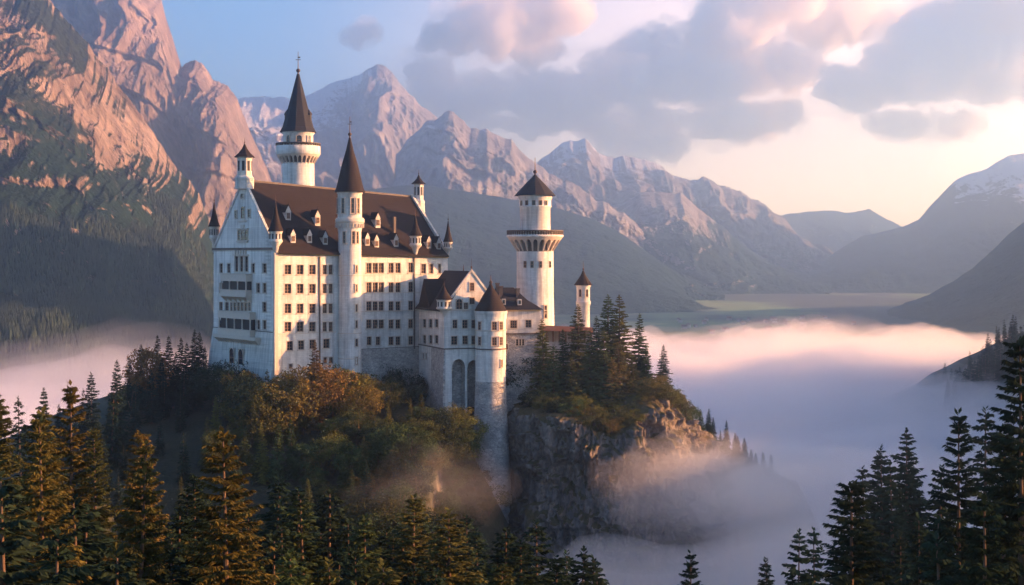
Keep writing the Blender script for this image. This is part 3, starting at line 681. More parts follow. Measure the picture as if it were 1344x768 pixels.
WIN = {}
def window_meshes(w, h, arch, lights, recess, surround, rows):
    key = (round(w, 2), round(h, 2), arch, lights, recess, surround, rows)
    if key in WIN: return WIN[key]
    out = .16 if not recess else .06
    y_fr = recess if recess else -.06       # local -y is outward
    def frame_pieces(mb, y, t, dep):
        # jambs, head, bottom, mullions, transoms of the casement
        for x in [-w / 2 + t / 2, w / 2 - t / 2] + [(-w / 2 + w * k / lights) for k in range(1, lights)]:
            mb.box((x, y, 0), (t * (1 if abs(x) > w / 2 - t else 1.2), dep, h))
        for z in [-h / 2 + t / 2, h / 2 - t / 2] + [(-h / 2 + h * k / rows) for k in range(1, rows)]:
            mb.box((0, y - .004, z), (w - 2 * t * .0, dep * .8, t * .8))
    fr = MB(); frame_pieces(fr, y_fr, .14, .12)
    fm = bpy.data.meshes.new('window'); fm.from_pydata(fr.v, [], fr.f); fm.materials.append(M['wood'])
    pn = MB()
    if arch:
        N = 10; pts = [(-w / 2, -h / 2), (w / 2, -h / 2)] + [(w / 2 * math.cos(math.pi * k / N), h / 2 - w / 2 + w / 2 * math.sin(math.pi * k / N)) for k in range(N + 1)]
        pn.add([(x, y_fr + .03, z) for x, z in pts], [list(range(len(pts)))])
    else:
        pn.add([(-w / 2, y_fr + .03, -h / 2), (w / 2, y_fr + .03, -h / 2), (w / 2, y_fr + .03, h / 2), (-w / 2, y_fr + .03, h / 2)], [[0, 1, 2, 3]])
    pm = bpy.data.meshes.new('pane'); pm.from_pydata(pn.v, [], pn.f); pm.materials.append(M['glass'])
    sm = None
    if surround:
        sr = MB(); s = .17
        sr.box((0, -.10, -h / 2 - .09), (w + .62, .34, .18))
        for sx in (-1, 1): sr.box((sx * (w / 2 + s / 2), -.04 - out / 4, 0.0), (s, out, h))
        if arch:
            N = 10; ri, ro = w / 2, w / 2 + s; vs = []; zc = h / 2 - w / 2
            for k in range(N + 1):
                a = math.pi * k / N
                for r, y in ((ri, -.04 - out), (ro, -.04 - out), (ro, .02), (ri, .02)): vs.append((r * math.cos(a), y, zc + r * math.sin(a)))
            sr.add(vs, [[4 * k + j, 4 * k + (j + 1) % 4, 4 * k + 4 + (j + 1) % 4, 4 * k + 4 + j] for k in range(N) for j in range(4)])
        else:
            sr.box((0, -.05 - out / 4, h / 2 + .11), (w + .46, out + .05, .2))
        sm = bpy.data.meshes.new('surround'); sm.from_pydata(sr.v, [], sr.f); sm.materials.append(M['trim'])
    WIN[key] = (fm, pm, sm); return WIN[key]
def window(parent, p, ang, w, h, arch=False, lights=2, recess=0.0, surround=True, rows=3):
    fm, pm, sm = window_meshes(w, h, arch, lights, recess, surround, rows)
    base = BASE[parent]
    o = bpy.data.objects.new('window', fm); col.objects.link(o); o.parent = parent
    o.location = Vector(p) - base; o.rotation_euler = (0, 0, ang)
    for n, me in (('pane', pm), ('surround', sm)):
        if me is not None:
            c = bpy.data.objects.new(n, me); col.objects.link(c); c.parent = o
    return o

def finial(mb, c, z0, z1, ball=.35, rod=.07, cross=True):
    mb.lathe(c, [(rod * 2.2, z0), (rod, z0 + .3 * (z1 - z0)), (rod * .5, z1)], 8)
    zb = z0 + .25 * (z1 - z0)
    mb.lathe(c, [(.02, zb - ball), (ball * .7, zb - ball * .7), (ball, zb), (ball * .7, zb + ball * .7), (.02, zb + ball)], 12)
    if cross:
        zc = z0 + .68 * (z1 - z0); mb.box((c[0], c[1], zc), (ball * 2.3, rod * 1.2, rod * 1.2)); mb.box((c[0] + ball * .4, c[1], zc + ball * 1.1), (ball * 1.1, rod, ball * .6))

def cyl_window(parent, c, R, a, z, w, h, **kw):
    """window on a round tower: a = bearing from straight towards the viewer, positive to the right"""
    yaw = math.atan2(c[0], c[1]); b = a - yaw
    p = (c[0] + R * math.sin(b), c[1] - R * math.cos(b), z)
    return window(parent, p, b, w, h, **kw)
def asin_px(px, pxc, R, Y): return math.asin(max(-.97, min(.97, (px - pxc) / F * Y / R)))

def ring_of(mb, c, R, z0, z1, n, wdt, dep):
    for k in range(n):
        a = 2 * math.pi * k / n; mb.box((c[0] + R * math.cos(a), c[1] + R * math.sin(a), (z0 + z1) / 2), (dep, wdt, z1 - z0), a)
def arch_band(mb, c, R0, R1, z0, z1, n, seg=8, thick=.5, pier=.22):
    """flaring ring of arches carrying a gallery: R0 at its foot, R1 at its top"""
    vs, fs = [], []; cols = n * seg
    Rz = lambda z: R0 + (R1 - R0) * ((z - z0) / (z1 - z0)) ** 1.0
    for k in range(cols):
        a0, a1 = 2 * math.pi * k / cols, 2 * math.pi * (k + 1) / cols
        def low(q):
            t = (q % seg) / seg if q % seg else (0.0)
            t = (q / seg) % 1.0; x = abs(t - .5) * 2
            if x > 1 - pier: return z0
            return z0 + (z1 - z0) * (.42 + .40 * math.sqrt(max(0, 1 - (x / (1 - pier)) ** 2)))
        l0, l1 = low(k), low(k + 1)
        if (k % seg) == 0: l0 = z0
        b = len(vs)
        for a, l in ((a0, l0), (a1, l1)):
            for r_, z in ((Rz(l), l), (Rz(z1), z1), (Rz(l) - thick, l), (Rz(z1) - thick, z1)):
                vs.append((c[0] + r_ * math.cos(a), c[1] + r_ * math.sin(a), z))
        fs += [[b, b + 4, b + 5, b + 1], [b + 2, b + 3, b + 7, b + 6], [b, b + 2, b + 6, b + 4]]
    mb.add(vs, fs)
    for k in range(n):   # radial brackets closing the piers back to the shaft
        a = 2 * math.pi * k / n; ca, sa = math.cos(a), math.sin(a); w = R0 * 2 * math.pi / n * .13
        q = lambda r, z, s: (c[0] + r * ca - s * w * sa, c[1] + r * sa + s * w * ca, z)
        tri = [(R0 - .8, z0 - .9), (R0 + .02, z0), (R1 - .03, z1 - .02), (R0 - .8, z1 - .02)]
        mb.add([q(r, z, -1) for r, z in tri] + [q(r, z, 1) for r, z in tri], [[3, 2, 1, 0], [4, 5, 6, 7], [0, 1, 5, 4], [1, 2, 6, 5], [2, 3, 7, 6], [3, 0, 4, 7]])

def turret(parent, c, Y, z_corbel, z_body, z_cone, z_tip, R, Rc, name='turret', roof='slate', nwin=6, h_fin=1.6, seg=16):
    """small corner turret: corbelled foot, drum with slits, pointed roof, finial (parts of parts)"""
    mb = MB(); mb.lathe(c, [(R * .12, z_corbel - .9), (R * .35, z_corbel), (R * .55, z_corbel + (z_body - z_corbel) * .55), (R * 1.08, z_body - .1), (R * 1.12, z_body + .15), (R, z_body + .3), (R, z_cone - .45), (R * 1.12, z_cone - .25), (R * 1.12, z_cone)], seg)
    t = mb.build(name, M['stone'], parent)
    r = MB(); r.lathe(c, [(Rc, z_cone - .12), (Rc * .72, z_cone + (z_tip - z_cone) * .16), (Rc * .36, z_cone + (z_tip - z_cone) * .5), (.05, z_tip)], seg); r.build('turret_roof', M[roof], t)
    f = MB(); finial(f, c, z_tip - .2, z_tip + h_fin, .17, .04, False); f.build('finial', M['metal'], t)
    w = MB()
    for k in range(nwin):
        a = -math.pi / 2 + (k - nwin / 2 + .5) * math.pi * 1.1 / nwin * 1.0
        zc = (z_body + .3 + z_cone - .45) / 2; hh = (z_cone - z_body) * .5
        w.box((c[0] + (R - .02) * math.cos(a), c[1] + (R - .02) * math.sin(a), zc), (.12, R * .26, hh), a)
    w.build('slit', M['dark'], t)
    return t

# palace axes
A = np.array([xpx(362, 340), 340.0]); D1 = np.array([.788, .616]); D2 = np.array([-.616, .788])
PL, PW = 50.4, 33.0
pt2 = lambda u, v: A + D1 * u + D2 * v
LONG = Plane(A, D1); GAB = Plane(pt2(0, PW), -D2)
ZB = -52.0

def build_palace():
    T = thing('palace', (*pt2(PL / 2, PW / 2), ZB), 'long white gabled palace with dark steep roof, rows of windows and corner turrets', 'palace')
    ze0, ze1 = .9, .1                     # eaves of the long side
    eav = lambda u: ze0 + (ze1 - ze0) * u / PL
    ridge_z = lambda u: 18.4 + (15.6 - 18.4) * u / PL
    # ---- long wall with openings
    holes = []; wins = []
    def add(px, py, wpx, hpx, **kw):
        u = LONG.u(px); z = LONG.z(px, py); k = (340 + .616 * u) / F
        w = round(wpx * k / .80 / .05) * .05; h = round(hpx * k / .05) * .05
        holes.append((u - w / 2, u + w / 2, z - h / 2, z + h / 2)); wins.append((u, z, w, h, kw))
    for row, py in enumerate((354, 379, 405, 429)):
        for px in (378, 394, 410): add(px, py, 7.6, 12.5)
        for px in (426.2, 434): add(px, py, 4.8, 12.5)
    for px, py in ((380.5, 454), (395.3, 453), (410, 452)): add(px, py, 7, 12)
    add(428.5, 451, 7.5, 12)
    add(381.5, 481, 4, 6, rows=2)
    for px in (427, 434.5): add(px, 473, 4.6, 8, rows=2)
    R5 = ((351.8, 13), (377.2, 13), (401.8, 12), (425.5, 11.5), (447.5, 11))
    for r, (py, hh) in enumerate(R5):
        for px in ((484.3, 492.6, 500.5) if r < 4 else (484.5, 496.2)): add(px, py, 6.2 if r < 4 else 5.4, hh)
        for px in (513.4, 522.4): add(px, py, 6, hh)
        add(539.3, py - .5, 6, hh)
        if r == 0:
            for px, w in ((556, 6), (566, 5), (577, 3.4)): add(px, py + 1, w, 12.5)
    add(541, 468, 3.4, 6, rows=2)
    wb = MB(); holed_wall(wb, LONG, (0, PL, ZB, .1), [h for h in holes], .42)
    # wedge up to the sloping eaves, back and end walls
    P3 = lambda u, v, z: (*pt2(u, v), z)
    wb.add([P3(0, 0, .1), P3(PL, 0, .1), P3(0, 0, eav(0))], [[0, 1, 2]])
    wb.add([P3(PL, 0, ZB), P3(PL, PW, ZB), P3(PL, PW, eav(PL)), P3(PL, PW / 2, ridge_z(PL) - .3), P3(PL, 0, eav(PL))], [[0, 1, 2, 3, 4]])
    wb.add([P3(0, PW, ZB), P3(0, PW, eav(0)), P3(PL, PW, eav(PL)), P3(PL, PW, ZB)], [[0, 1, 2, 3]])
    wb.add([P3(.5, .5, -30), P3(PL - .5, .5, -30), P3(PL - .5, .5, -.5), P3(.5, .5, -.5)], [[0, 1, 2, 3]])   # dark lining behind openings is covered by panes
    wall = wb.build('wall', M['plaster'], T)
    for u, z, w, h, kw in wins:
        window(T, LONG.pt(u, z), LONG.ang, w, h, recess=.30, **kw)
    # ---- gable wall
    zg = -18.6; gz = 1.7
    gh = []; gw = []
    def gadd(px, py, wpx, hpx, hole=True, **kw):
        u = GAB.u(px); Y = GAB.O[1] + GAB.d[1] * u; k = Y / F
        dw = abs(GAB.u(px + .5) - GAB.u(px - .5)); w = round(wpx * dw / .05) * .05; h = round(hpx * k / .05) * .05; z = GAB.z(px, py)
        if hole: gh.append((u - w / 2, u + w / 2, z - h / 2, z + h / 2)); gw.append((u, z, w, h, .3, kw))
        else: gw.append((u, z, w, h, 0.0, kw))
    for px in (290.3, 300.3, 332.3, 347.3): gadd(px, 352, 4.2 if px < 340 else 5.2, 12)
    for px in (290.7, 338.9, 347.3): gadd(px, 378, 4.6, 12.5)
    for px in (290.2, 297.8, 347.2): gadd(px, 403, 4.2 if px < 295 else 5, 12.5)
    for px in (289.3, 339.2, 347.3): gadd(px, 426.5, 4.4, 12)
    for px in (310.5, 317.0, 323.5): gadd(px, 346.5, 4.6, 20, arch=False, rows=4)
    g = MB(); holed_wall(g, GAB, (0, PW, zg, gz), gh, .42)
    g.add([GAB.pt(0, gz), GAB.pt(PW, gz), GAB.pt(PW / 2, 18.4)], [[0, 1, 2]])
    g.build('gable_wall', M['plaster'], T)
    # gable-triangle windows stand in stone frames
    for px, py, w, h, kw in ((319, 309, 4.6, 13, dict(lights=1)), (323.6, 309, 4.2, 13, dict(lights=1)), (314.6, 309, 4.2, 13, dict(lights=1)),
                             (319.2, 279, 4.6, 15, dict(lights=1, arch=True)), (310, 281.5, 3.2, 10, dict(lights=1)), (327.4, 280, 3.2, 10, dict(lights=1)), (318.4, 257.5, 4.0, 6, dict(lights=1, arch=True, rows=2))):
        gadd(px, py, w, h, False, **kw)
    for u, z, w, h, rec, kw in gw: window(T, GAB.pt(u, z), GAB.ang, w, h, recess=rec, surround=True, **kw)
    # battered foot below the string course
    q = lambda u, v, z: P3(u, v, z)
    b = MB(); b.hexa([q(-3.6, -.03, ZB), q(3, -.03, ZB), q(3, PW + 3.2, ZB), q(-3.6, PW + 3.2, ZB)], [q(-.12, -.03, zg), q(3, -.03, zg), q(3, PW + .1, zg), q(-.12, PW + .1, zg)])
    base = b.build('battered_base', M['stone'], T)
    for px, py, hh in ((309.3, 469, 24), (321, 470.5, 26)):
        u = GAB.u(px); z = GAB.z(px, py); o = window(T, GAB.pt(u, z, .12 + (zg - z) * 3.48 / (ZB - zg) * -1 * 1.0 + .12), GAB.ang, 2.4, 4.7, arch=True, lights=1, rows=2)
    # rubble plinth under the right half of the long wall
    pb = MB(); u0, u1 = LONG.u(473), PL + .1
    zc = LONG.z(500, 457.5)
    pb.hexa([LONG.pt(u0, ZB, .9), LONG.pt(u1, ZB, .9), LONG.pt(u1, ZB, -.3), LONG.pt(u0, ZB, -.3)], [LONG.pt(u0, zc, .14), LONG.pt(u1, zc, .14), LONG.pt(u1, zc, -.3), LONG.pt(u0, zc, -.3)])
    pb.build('rubble_plinth', M['rubble'], T)
    # string courses, cornices, pilaster strips and downpipes
    def band(pl, u0, u1, z, h, out, z2=None):
        z2 = z if z2 is None else z2; s = MB()
        s.hexa([pl.pt(u0, z - h / 2, out), pl.pt(u1, z2 - h / 2, out), pl.pt(u1, z2 - h / 2, -.1), pl.pt(u0, z - h / 2, -.1)], [pl.pt(u0, z + h / 2, out), pl.pt(u1, z2 + h / 2, out), pl.pt(u1, z2 + h / 2, -.1), pl.pt(u0, z + h / 2, -.1)])
        return s
    band(LONG, -.1, PL, ze0 - .45, .75, .35, ze1 - .45).build('cornice', M['gold_trim'], T)
    band(GAB, -.3, PW + .1, gz - .15, .6, .32).build('cornice', M['dark_trim'], T)
    for py, u0, u1, mt, h in ((437.5, 0, LONG.u(441), 'trim', .16), (361, LONG.u(472), PL - 8, 'trim', .14), (384.5, LONG.u(472), PL - 8, 'trim', .14), (408.5, LONG.u(472), PL - 8, 'trim', .14), (457.3, LONG.u(472), PL, 'dark_trim', .22)):
        band(LONG, u0, u1, LONG.z(500 if u0 else 400, py), h, .10).build('string_course', M[mt], T)
    band(GAB, -.1, PW + .08, zg + .1, .2, .18).build('string_course', M['dark_trim'], T)
    for px, z0 in ((419.3, -29), (543.3, -24)):
        u = LONG.u(px); p = MB(); p.hexa([LONG.pt(u - .16, z0, .28), LONG.pt(u + .16, z0, .28), LONG.pt(u + .16, z0, -.05), LONG.pt(u - .16, z0, -.05)], [LONG.pt(u - .16, -.4, .28), LONG.pt(u + .16, -.4, .28), LONG.pt(u + .16, -.4, -.05), LONG.pt(u - .16, -.4, -.05)])
        p.build('downpipe', M['dark_trim'], T)
    p = MB(); p.box((*(A + np.array([-.05, -.2])), -14.5), (.9, .9, 30), LONG.ang); p.build('corner_strip', M['trim'], T)
    # ---- roof with a little thickness, kicked eaves
    r = MB(); ov = 1.15
    def slope(side):
        v0 = 0 if side == 0 else PW; sg = -1 if side == 0 else 1
        rows = []
        for u in (.42, PL - .42):
            e, rz = eav(u), ridge_z(u)
            ve = v0 + sg * ov; dz = (rz - e) / (PW / 2)
            rows.append([(ve, e - .30), (v0 - sg * 1.6, e + 1.45 * 1.0), (PW / 2, rz + .15)])
        vs = []
        for (u, rr) in zip((.42, PL - .42), rows):
            for v, z in rr: vs.append(P3(u, v, z))
            for v, z in rr: vs.append(P3(u, v, z - .28))
        r.add(vs, [[0, 1, 7, 6], [1, 2, 8, 7], [3, 9, 10, 4], [4, 10, 11, 5], [0, 6, 9, 3], [0, 3, 4, 1], [1, 4, 5, 2], [6, 7, 10, 9], [7, 8, 11, 10]])
    slope(0); slope(1)
    roof = r.build('roof', M['slate'], T)
    rc = MB(); rc.hexa([P3(.3, PW / 2 - .18, 18.35), P3(PL - .3, PW / 2 - .18, 15.6), P3(PL - .3, PW / 2 + .18, 15.6), P3(.3, PW / 2 + .18, 18.35)], [P3(.3, PW / 2 - .12, 18.85), P3(PL - .3, PW / 2 - .12, 16.1), P3(PL - .3, PW / 2 + .12, 16.1), P3(.3, PW / 2 + .12, 18.85)]); rc.build('ridge_cap', M['dark_trim'], roof)
    # gable copings: white on both ends
    def coping(u0, u1, mat):
        c = MB()
        for v0 in (-.25, PW + .25):
            e, rz = eav((u0 + u1) / 2), ridge_z((u0 + u1) / 2)
            c.hexa([P3(u0, v0, e - .2), P3(u1, v0, e - .2), P3(u1, PW / 2, rz + .0), P3(u0, PW / 2, rz + .0)], [P3(u0, v0, e + .75), P3(u1, v0, e + .75), P3(u1, PW / 2, rz + .85), P3(u0, PW / 2, rz + .85)])
        c.build('gable_coping', M[mat], T)
    coping(-.22, .40, 'stone'); coping(PL - .40, PL + .22, 'stone')
    # ---- dormers
    def dormer(px, py, big=1.0):
        # find the point of the front slope under this pixel
        k, kz = (px - CX) / F, (HOR - py) / F; lo = None
        Pn = np.array(P3(25, 0, eav(25))); e1 = np.array(P3(PL, 0, eav(PL))) - np.array(P3(0, 0, eav(0))); e2 = np.array(P3(0, PW / 2, ridge_z(0))) - np.array(P3(0, 0, eav(0)))
        nn = np.cross(e1, e2); O = np.array(P3(0, 0, eav(0))); dr = np.array([k, 1, kz]); t = nn.dot(O) / nn.dot(dr); p = dr * t
        n2 = LONG.n; W, H = 1.25 * big, 1.9 * big
        pc = p[:2] + n2 * .9; zc = p[2]
        q = lambda a, o, z: (*(pc + D1 * a + n2 * o), z)
        d = MB(); d.hexa([q(-W / 2, 0, zc - H * .75), q(W / 2, 0, zc - H * .75), q(W / 2, -2.6, zc - H * .75), q(-W / 2, -2.6, zc - H * .75)], [q(-W / 2, 0, zc + H * .35), q(W / 2, 0, zc + H * .35), q(W / 2, -2.6, zc + H * .35), q(-W / 2, -2.6, zc + H * .35)])
        d.add([q(-W / 2 - .1, .06, zc + H * .33), q(W / 2 + .1, .06, zc + H * .33), q(0, .06, zc + H * 1.05)], [[0, 1, 2]])
        dm = d.build('dormer', M['stone'], T)
        rf = MB(); a, b_, c_ = q(-W / 2 - .22, .12, zc + H * .25), q(0, .12, zc + H * 1.08), q(W / 2 + .22, .12, zc + H * .25)
        a2, b2, c2 = q(-W / 2 - .22, -2.6, zc + H * .25), q(0, -3.2, zc + H * 1.08), q(W / 2 + .22, -2.6, zc + H * .25)
        up = lambda s: (s[0], s[1], s[2] + .12)
        rf.hexa([a, a2, b2, b_], [up(a), up(a2), up(b2), up(b_)]); rf.hexa([b_, b2, c2, c_], [up(b_), up(b2), up(c2), up(c_)])
        rf.tube([q(0, .1, zc + H * 1.05), q(0, .1, zc + H * 1.5)], [.07, .02], 5)
        rf.build('dormer_roof', M['slate'], dm)
        fm, pm, sm = window_meshes(.75 * big, 1.25 * big, False, 2, 0.0, True, 2)
        o = bpy.data.objects.new('dormer_window', fm); col.objects.link(o); o.parent = dm; o.location = Vector(q(0, .03, zc - .25)) - BASE[T]; o.rotation_euler = (0, 0, LONG.ang)
        pg = MB(); fw, fh = .375 * big, .625 * big
        pg.add([q(-fw, .06, zc - .25 - fh), q(fw, .06, zc - .25 - fh), q(fw, .06, zc - .25 + fh), q(-fw, .06, zc - .25 + fh)], [[0, 1, 2, 3]]); pg.build('dormer_pane', M['glass'], dm)
    for px, py in ((376, 282), (414.6, 288), (493.7, 291)): dormer(px, py, 1.15)
    for px, py in ((382.5, 312), (404, 312), (424.6, 314.5), (480, 316), (492, 318.5), (517.6, 317.5), (560.6, 320), (573.6, 321.5)): dormer(px, py, 1.05)
    # chimney
    c = MB(); p = LONG.pt(LONG.u(533), 0, -5.5); c.box((p[0], p[1], LONG.z(533, 303) + 1.0), (.7, .7, 5.4), LONG.ang); c.build('chimney', M['dark_trim'], T)
    # ---- corner turrets
    a0 = A + np.array([.0, -.25])
    turret(T, tuple(a0), 340, zpx(331, 340), zpx(317, 340), zpx(303, 340), zpx(265, 340), 1.55, 1.95)
    g0 = pt2(0, PW); Yg = g0[1]
    turret(T, (g0[0] + .2, g0[1] - .2), Yg, zpx(325, Yg), zpx(312, Yg), zpx(297, Yg), zpx(264, Yg), 1.15, 1.55)
    u3 = LONG.u(544); p3 = LONG.pt(u3, 0, .45); turret(T, p3[:2], p3[1], zpx(333, p3[1]), zpx(322, p3[1]), zpx(309, p3[1]), zpx(283, p3[1]), 1.45, 1.85)
    p4 = pt2(PL, 0); turret(T, (p4[0] + .1, p4[1] - .3), p4[1], zpx(331, p4[1]), zpx(326, p4[1]), zpx(317, p4[1]), zpx(289, p4[1]), 1.05, 1.35)
    # ---- square-ish lanterns on the two gable tips
    def lantern(c, zb, z0, z1, zt, R, Rr, sh=1.0):
        m = MB(); m.lathe(c, [(R * 1.35, zb), (R * 1.25, z0 - 1.2), (R * 1.3, z0 - 1.0), (R * 1.3, z0 - .5), (R * 1.05, z0), (R, z0 + .1), (R, z1 - .4), (R * 1.15, z1 - .2), (R * 1.15, z1)], 8, smooth=False, ph=math.pi / 8)
        l = m.build('lantern', M['stone'], T)
        r = MB(); r.lathe(c, [(Rr, z1 - .1), (Rr * .55, z1 + (zt - z1) * .28), (Rr * .25, z1 + (zt - z1) * .6), (.05, zt)], 8, smooth=False, ph=math.pi / 8); r.build('lantern_roof', M['slate'], l)
        f = MB(); finial(f, c, zt - .1, zt + 1.3, .16, .05, False); f.build('finial', M['metal'], l)
        w = MB()
        for k in range(8):
            a = k * math.pi / 4; w.box((c[0] + R * .925 * math.cos(a), c[1] + R * .925 * math.sin(a), (z0 + z1) / 2 + .1), (.12, R * .36, (z1 - z0) * .52), a)
        w.build('slit', M['dark'], l)
    ga = pt2(.3, PW / 2); Y = ga[1]; lantern((ga[0], ga[1]), 16.4, zpx(231, Y), zpx(206, Y), zpx(188, Y), 1.85, 2.7)
    ra = pt2(PL + .1, PW / 2 + .5); Y = ra[1]; lantern((ra[0] + 1.9, ra[1]), 11.5, zpx(262, Y), zpx(241, Y), zpx(229, Y), 1.35, 2.1)
    # ---- loggias of the gable
    def q(u, o, z): return GAB.pt(u, z, o)
    def gbox(mb, u0, u1, z0, z1, o0, o1):
        mb.hexa([q(u0, o1, z0), q(u1, o1, z0), q(u1, o0, z0), q(u0, o0, z0)], [q(u0, o1, z1), q(u1, o1, z1), q(u1, o0, z1), q(u0, o0, z1)])
    def loggia(px0, px1, pyt, pyo0, pyo1, pyb, ncol, out, bracket=None):
        u0, u1 = GAB.u(px0), GAB.u(px1); pm = (px0 + px1) / 2; Z = lambda py: GAB.z(pm, py)
        f = MB(); gbox(f, u0, u1, Z(pyo0), Z(pyt), 0.01, out); gbox(f, u0 - .12, u1 + .12, Z(pyt), Z(pyt) + .18, 0.01, out + .15)
        gbox(f, u0, u1, Z(pyb), Z(pyo1), 0.01, out); gbox(f, u0 - .1, u1 + .1, Z(pyb) - .25, Z(pyb), .01, out + .1); gbox(f, u0 - .08, u1 + .08, Z(pyo1), Z(pyo1) + .14, .01, out + .1)
        f2 = f.build('balcony', M['trim'], T)
        d = MB(); gbox(d, u0 + .1, u1 - .1, Z(pyo1) + .15, Z(pyo0), 0.02, out - .75); d.build('balcony_painted_shade', M['dark'], f2)  # dark block paints shade into the loggia opening
        c = MB()
        for k in range(ncol + 1):
            u = u0 + .25 + (u1 - u0 - .5) * k / ncol
            c.lathe(q(u, out - .25, 0)[:2], [(.24, Z(pyo1) + .14), (.17, Z(pyo1) + .45), (.17, Z(pyo0) - .35), (.26, Z(pyo0))], 8)
        c.build('balcony_column', M['trim'], f2)
        n = bracket or 6
        for k in range(n):
            b = MB()
            u = u0 + .3 + (u1 - u0 - .6) * k / (n - 1)
            b.add([q(u - .14, .02, Z(pyb) - .27), q(u + .14, .02, Z(pyb) - .27), q(u + .14, out, Z(pyb) - .27), q(u - .14, out, Z(pyb) - .27), q(u - .14, .02, Z(pyb) - 1.7), q(u + .14, .02, Z(pyb) - 1.7)], [[0, 3, 2, 1], [0, 1, 5, 4], [4, 5, 2, 3], [0, 4, 3], [1, 2, 5]])
            b.build('bracket', M['trim'], f2)
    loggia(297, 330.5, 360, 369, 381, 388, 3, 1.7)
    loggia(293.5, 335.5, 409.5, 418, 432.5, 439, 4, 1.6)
    # row of tall lights between the two loggias
    for px in (304.5, 309.3, 314, 318.7, 323.5, 328.3):
        u = GAB.u(px); window(T, GAB.pt(u, GAB.z(px, 402.5), .02), GAB.ang, 1.25, 2.1, lights=1, recess=0.0, rows=2)
    # long bracketed ledge under the lower loggia
    u0, u1 = GAB.u(289), GAB.u(344); Z = lambda py: GAB.z(316, py)
    l = MB(); gbox(l, u0, u1, Z(444.5), Z(440.5), .01, 2.0); l2 = l.build('ledge', M['trim'], T)
    for k in range(17):
        b = MB()
        u = u0 + .3 + (u1 - u0 - .6) * k / 16
        b.add([q(u - .2, .02, Z(444.6)), q(u + .2, .02, Z(444.6)), q(u + .2, 1.85, Z(444.6)), q(u - .2, 1.85, Z(444.6)), q(u - .2, .02, Z(453)), q(u + .2, .02, Z(453))], [[0, 3, 2, 1], [0, 1, 5, 4], [4, 5, 2, 3], [0, 4, 3], [1, 2, 5]])
        b.build('bracket', M['trim'], l2)
    # ornament over the tall lights and in the gable
    orn = MB(); zt = GAB.z(317, 334)
    for k in range(5): gbox(orn, GAB.u(308.5) + k * 1.35, GAB.u(308.5) + k * 1.35 + .7, zt, zt + 1.0 + .5 * (k == 2), .02, .3)
    gbox(orn, GAB.u(307), GAB.u(327), zt - .25, zt, .02, .4); gbox(orn, GAB.u(312), GAB.u(326), GAB.z(319, 318), GAB.z(319, 316.6), .02, .5); gbox(orn, GAB.u(311.5), GAB.u(326.5), GAB.z(319, 301), GAB.z(319, 299.6), .02, .45)
    gbox(orn, GAB.u(314), GAB.u(324), GAB.z(319, 291), GAB.z(319, 289.8), .02, .4); gbox(orn, GAB.u(317), GAB.u(321), GAB.z(319, 299.5), GAB.z(319, 295), .02, .3)
    orn.build('gable_ornament', M['trim'], T)

def build_stair_tower():
    pc = LONG.pt(LONG.u(456.3), 0, 1.0); c = (pc[0], pc[1]); Y = pc[1]; Z = lambda py: zpx(py, Y); R = 15 * Y / F
    T = thing('stair_tower', (c[0], c[1], ZB), 'slim round white tower with tall pointed spire rising from the middle of the long facade', 'tower')
    m = MB(); m.lathe(c, [(R * 1.12, ZB), (R * 1.02, Z(470)), (R, Z(430)), (R, Z(305)), (R * 1.05, Z(301)), (R * 1.22, Z(293))], 40); m.build('shaft', M['plaster'], T)
    g = MB(); g.lathe(c, [(R * 1.22, Z(293)), (R * 1.27, Z(292.5)), (R * 1.27, Z(287.5)), (R * 1.20, Z(287.2)), (R * 1.2, Z(286)), (R * 1.0, Z(285.8))], 40); gl = g.build('gallery', M['trim'], T)
    k = MB(); ring_of(k, c, R * 1.13, Z(299), Z(293.6), 26, .26, .75); k.build('corbel', M['trim'], gl)
    d = MB(); d.lathe(c, [(R * 1.06, Z(286)), (R * 1.06, Z(255)), (R * 1.14, Z(254)), (R * 1.14, Z(252))], 40); d.build('lantern_drum', M['plaster'], T)
    for px in (438.5, 447.5, 459.5, 466.5):
        cyl_window(T, c, R * 1.065, asin_px(px, 456, R * 1.06, Y), Z(270.5), .82, 3.7, lights=1, rows=3)
    r = MB(); r.lathe(c, [(20.5 * Y / F, Z(252.5)), (18 * Y / F, Z(247)), (10.5 * Y / F, Z(216)), (5 * Y / F, Z(197)), (.25, Z(181))], 20); rf = r.build('spire', M['slate'], T)
    f = MB(); finial(f, c, Z(184), Z(153), .48, .11); f.build('finial', M['metal'], rf)
    for px, py, h in ((449, 312, 2.9), (460.5, 312, 3), (465.6, 312, 2.9)): cyl_window(T, c, R, asin_px(px, 456, R, Y), Z(py), .75, h, lights=1)
    for py in (353, 378, 404, 425, 449, 473): cyl_window(T, c, R, asin_px(464.5, 456, R, Y), Z(py), .55 if py < 440 else .7, 1.8, lights=1, rows=2)
    for py in (361.5, 437, 470):
        s = MB(); s.lathe(c, [(R * 1.0 + .1, Z(py) - .1), (R + .14, Z(py) - .08), (R + .14, Z(py) + .08), (R + .1, Z(py) + .1)], 40, cap=False); s.build('string_course', M['trim'], T)

